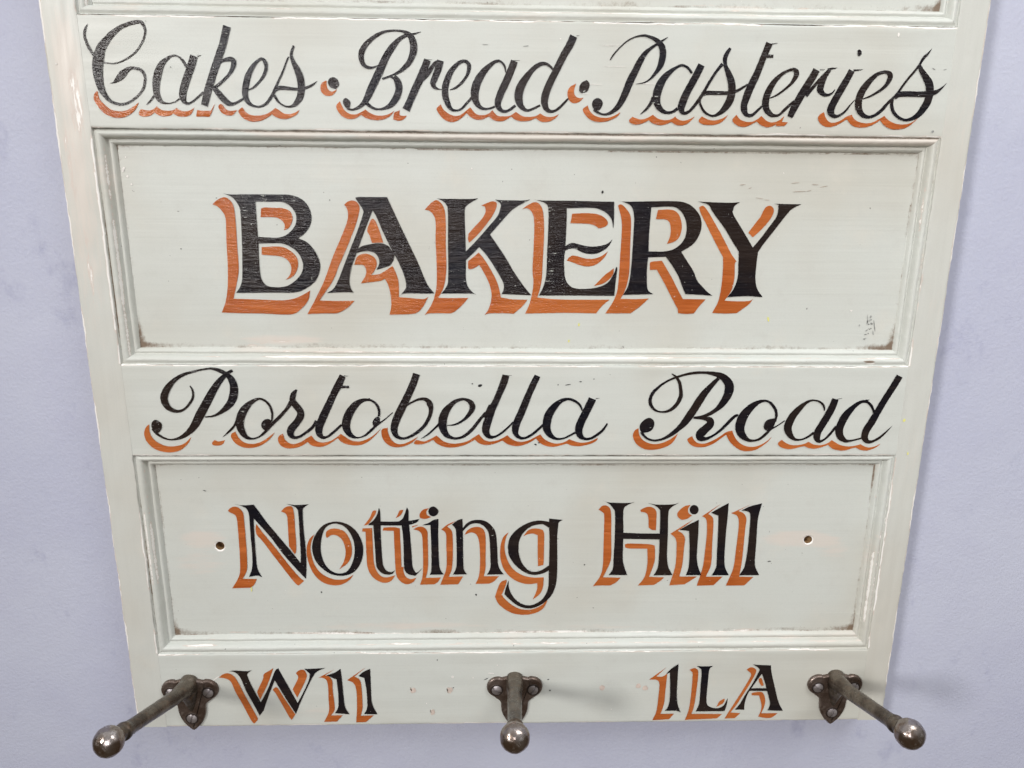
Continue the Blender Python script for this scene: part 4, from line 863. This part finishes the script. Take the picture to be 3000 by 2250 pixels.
ROOT = Vector((0, 0, 36.)); BALL = Vector((0, -94., 68.))
def make_hook(label):
    h = empty('coat_hook', (0, 0, 0), label, 'coat hook', 'iron ball-ended coat hooks along the bottom of the board')
    P = plate_outline(); N = len(P)
    nrm = []
    for i in range(N):
        a, b = P[i - 1], P[(i + 1) % N]; dx, dz = b[0] - a[0], b[1] - a[1]; L = math.hypot(dx, dz) or 1
        nrm.append((-dz / L, dx / L))
    sg = 1 if (nrm[0][1] < 0) else -1                  # inward
    V, F = [], []
    for ins, y in [(0, -.1), (0, -1.3), (.35, -2.1), (.9, -2.6), (1.6, -2.75), (2.6, -2.6)]:
        V += [((p[0] + sg * q[0] * ins) * mm, y * mm, (p[1] + sg * q[1] * ins) * mm) for p, q in zip(P, nrm)]
    for r in range(5):
        for i in range(N): F.append((r * N + i, r * N + (i + 1) % N, (r + 1) * N + (i + 1) % N, (r + 1) * N + i))
    F.append(tuple(range(5 * N, 6 * N)))
    obj('backplate', V, F, M['iron_plate'], h, False)
    # arm with its boss and rib, cast in one
    d = (BALL - ROOT); 
    def at(t, r, dz=0): q = ROOT + d * t; return (q.x, q.y, q.z + dz, r)
    arm = sweep([(0, 1.0, 37.5, 6.6), (0, -4, 39.0, 6.9), (0, -9, 40.6, 6.6), (0, -15, 42.0, 6.0), at(.22, 5.6), at(.4, 5.35), at(.6, 5.1), at(.76, 5.0), at(.80, 5.2), at(.83, 5.7), at(.852, 6.35), at(.872, 6.1), at(.888, 4.8), at(.95, 4.6)])
    boss = sweep([(0, -1, 47.4, 1.5), (0, -1, 46.8, 3.8), (0, -1, 45.2, 5.7), (0, -1, 42.5, 6.7), (0, -1.2, 38, 7.0), (0, -1.6, 33, 6.6), (0, -1.4, 28, 5.4), (0, -1.2, 23, 3.9), (0, -.9, 19, 2.9), (0, -.6, 15.5, 1.8)])
    rib = sweep([(0, -12, 38, 2.6), (0, -8, 32, 2.6), (0, -5, 26, 2.4), (0, -3, 20.5, 2.0), (0, -1.5, 16.5, 1.4)], 16)
    v, f = join(arm, boss, rib)
    a = obj('arm', v, f, M['iron_arm'], h, True)
    md = a.modifiers.new('cast', 'REMESH'); md.mode = 'VOXEL'; md.voxel_size = .00055; md.use_smooth_shade = True
    md = a.modifiers.new('fillet', 'SMOOTH'); md.factor = .5; md.iterations = 7
    # ball
    bm = bmesh.new(); bmesh.ops.create_uvsphere(bm, u_segments=48, v_segments=28, radius=1)
    for q in bm.verts:
        k = 9.75 * (1 + .022 * noise.noise(q.co * 2.6) + .012 * noise.noise(q.co * 7.))
        v_ = q.co * k; ax = (BALL - ROOT).normalized(); v_ -= ax * v_.dot(ax) * .20
        q.co = (v_ + BALL + ax * 1.4) * mm
    me = bpy.data.meshes.new('ball_end'); bm.to_mesh(me); bm.free(); me.materials.append(M['iron_ball'])
    me.polygons.foreach_set('use_smooth', [True] * len(me.polygons))
    link(bpy.data.objects.new('ball_end', me), h)
    # screws
    for sx, sz, rot in ((-14.2, 32.8, -58), (14.6, 32.8, 36), (-.2, 9.6, 18)):
        V, F = [], []; rings, seg = 16, 56
        V.append((0, 0, 0)); heights = []
        def hz(r, an):
            x = r * math.cos(an); e = 4.0
            y = -3.05 - 1.05 * (1 - (r / e) ** 2)
            if abs(x) < .48: y += 1.0
            return y
        V[0] = (0, hz(0, 0) * mm, 0)
        for k in range(1, rings + 1):
            r = 3.9 * k / rings
            for q in range(seg):
                an = 2 * math.pi * q / seg
                V.append((r * math.cos(an) * mm, hz(r, an) * mm, r * math.sin(an) * mm))
        st = len(V)
        for q in range(seg):
            an = 2 * math.pi * q / seg; V.append((3.9 * math.cos(an) * mm, -2.2 * mm, 3.9 * math.sin(an) * mm))
        for q in range(seg): F.append((0, 1 + q, 1 + (q + 1) % seg))
        for k in range(rings):
            for q in range(seg):
                a0 = 1 + k * seg + q; a1 = 1 + k * seg + (q + 1) % seg
                F.append((a0, a0 + seg, a1 + seg, a1))
        s = obj('screw', V, F, M['screw'], h, False)
        s.location = (sx * mm, 0, sz * mm); s.rotation_euler = (0, R(rot), 0)
        V, F = [], []
        for (r, y) in ((3.8, -2.74), (4.25, -2.95), (4.75, -2.95), (5.2, -2.6)):
            V += [(r * math.cos(2 * math.pi * q / seg) * mm, y * mm, r * math.sin(2 * math.pi * q / seg) * mm) for q in range(seg)]
        for k in range(3):
            for q in range(seg): F.append((k * seg + q, k * seg + (q + 1) % seg, (k + 1) * seg + (q + 1) % seg, (k + 1) * seg + q))
        obj('screw_seat', V, F, M['socket'], s, True)
    return h

def copy_tree(o, parent=None):
    c = o.copy(); C.objects.link(c); c.parent = parent
    for ch in list(o.children): copy_tree(ch, c)
    return c

h0 = make_hook('dark iron ball-ended coat hook left of the W11 lettering')
h1 = copy_tree(h0); h1['label'] = 'dark iron ball-ended coat hook between the W11 and 1LA lettering'
h2 = copy_tree(h0); h2['label'] = 'dark iron ball-ended coat hook right of the 1LA lettering, pointing right in the photo'
for h, x, z, yaw in ((h0, -255.0, .1, -4.5), (h1, -.4, .2, -1.6), (h2, 256.6, -.2, -.2)):
    h.location = (x * mm, 0, z * mm); h.rotation_euler = (0, 0, R(yaw) * 0)
    for ch in h.children:
        if ch.name.startswith(('arm', 'ball')): ch.rotation_euler = (0, 0, R(yaw))

# ------------------------------------------------------------------ wall
wv = [(-3, .0255, -1.6), (3, .0255, -1.6), (3, .0255, 2.6), (-3, .0255, 2.6)]
wall = obj('wall', wv, [(0, 1, 2, 3)], M['wall'])
wall['kind'] = 'structure'

# ------------------------------------------------------------------ light
w = bpy.data.worlds.new('World'); sc.world = w; w.use_nodes = True
t = w.node_tree; t.nodes.clear()
wo = t.nodes.new('ShaderNodeOutputWorld'); bg = t.nodes.new('ShaderNodeBackground')
tc = t.nodes.new('ShaderNodeTexCoord'); sp = t.nodes.new('ShaderNodeSeparateXYZ'); rp = t.nodes.new('ShaderNodeValToRGB')
mr = t.nodes.new('ShaderNodeMapRange'); mr.inputs[1].default_value = -1; mr.inputs[2].default_value = 1
t.links.new(tc.outputs['Generated'], sp.inputs[0]); t.links.new(sp.outputs[2], mr.inputs[0]); t.links.new(mr.outputs[0], rp.inputs[0])
rp.color_ramp.elements[0].position = .52; rp.color_ramp.elements[0].color = (.20, .165, .125, 1)
rp.color_ramp.elements[1].position = .95; rp.color_ramp.elements[1].color = (1.5, 1.54, 1.58, 1)
t.links.new(rp.outputs[0], bg.inputs[0]); t.links.new(bg.outputs[0], wo.inputs[0])
bg.inputs[1].default_value = .62

def lamp(name, loc, aim, size, power, col, spread=180):
    l = bpy.data.lights.new(name, 'AREA'); l.shape = 'DISK'; l.size = size; l.energy = power; l.color = col; l.spread = R(spread)
    o = bpy.data.objects.new(name, l); C.objects.link(o); o.location = loc
    o.rotation_euler = (Vector(aim) - Vector(loc)).to_track_quat('-Z', 'Y').to_euler()
    return o
lamp('lamp_side', (-2.05, -2.5, 1.32), (.30, 0, .42), .55, 5.2, (1, .98, .95), 50)
lamp('lamp_front', (-.455, -3.0, 1.09), (.1, 0, .40), .46, 21., (1, .97, 1))
lamp('lamp_ceiling', (.80, -.92, 1.62), (.22, 0, .10), .8, 5.6, (.99, 1, 1), 120)

# ------------------------------------------------------------------ camera
cam = bpy.data.cameras.new('Camera'); co = bpy.data.objects.new('Camera', cam); C.objects.link(co)
rx = Vector((0.9997050056823185, -0.023095836039878484, 0.007515581902607633))
up = Vector((-0.0019997634719158535, 0.23011509066138025, 0.9731613668842188))
bkv = Vector((-0.024205424180793533, -0.9728893191969598, 0.23000102180795645))
co.matrix_world = Matrix(((rx.x, up.x, bkv.x, -.016085), (rx.y, up.y, bkv.y, -.472434), (rx.z, up.z, bkv.z, .392866), (0, 0, 0, 1)))
cam.sensor_width = 36; cam.lens = 24; cam.clip_start = .01; cam.clip_end = 50
sc.camera = co
sc.view_settings.view_transform = 'Standard'; sc.view_settings.look = 'None'
sc.view_settings.exposure = 0; sc.view_settings.gamma = 1
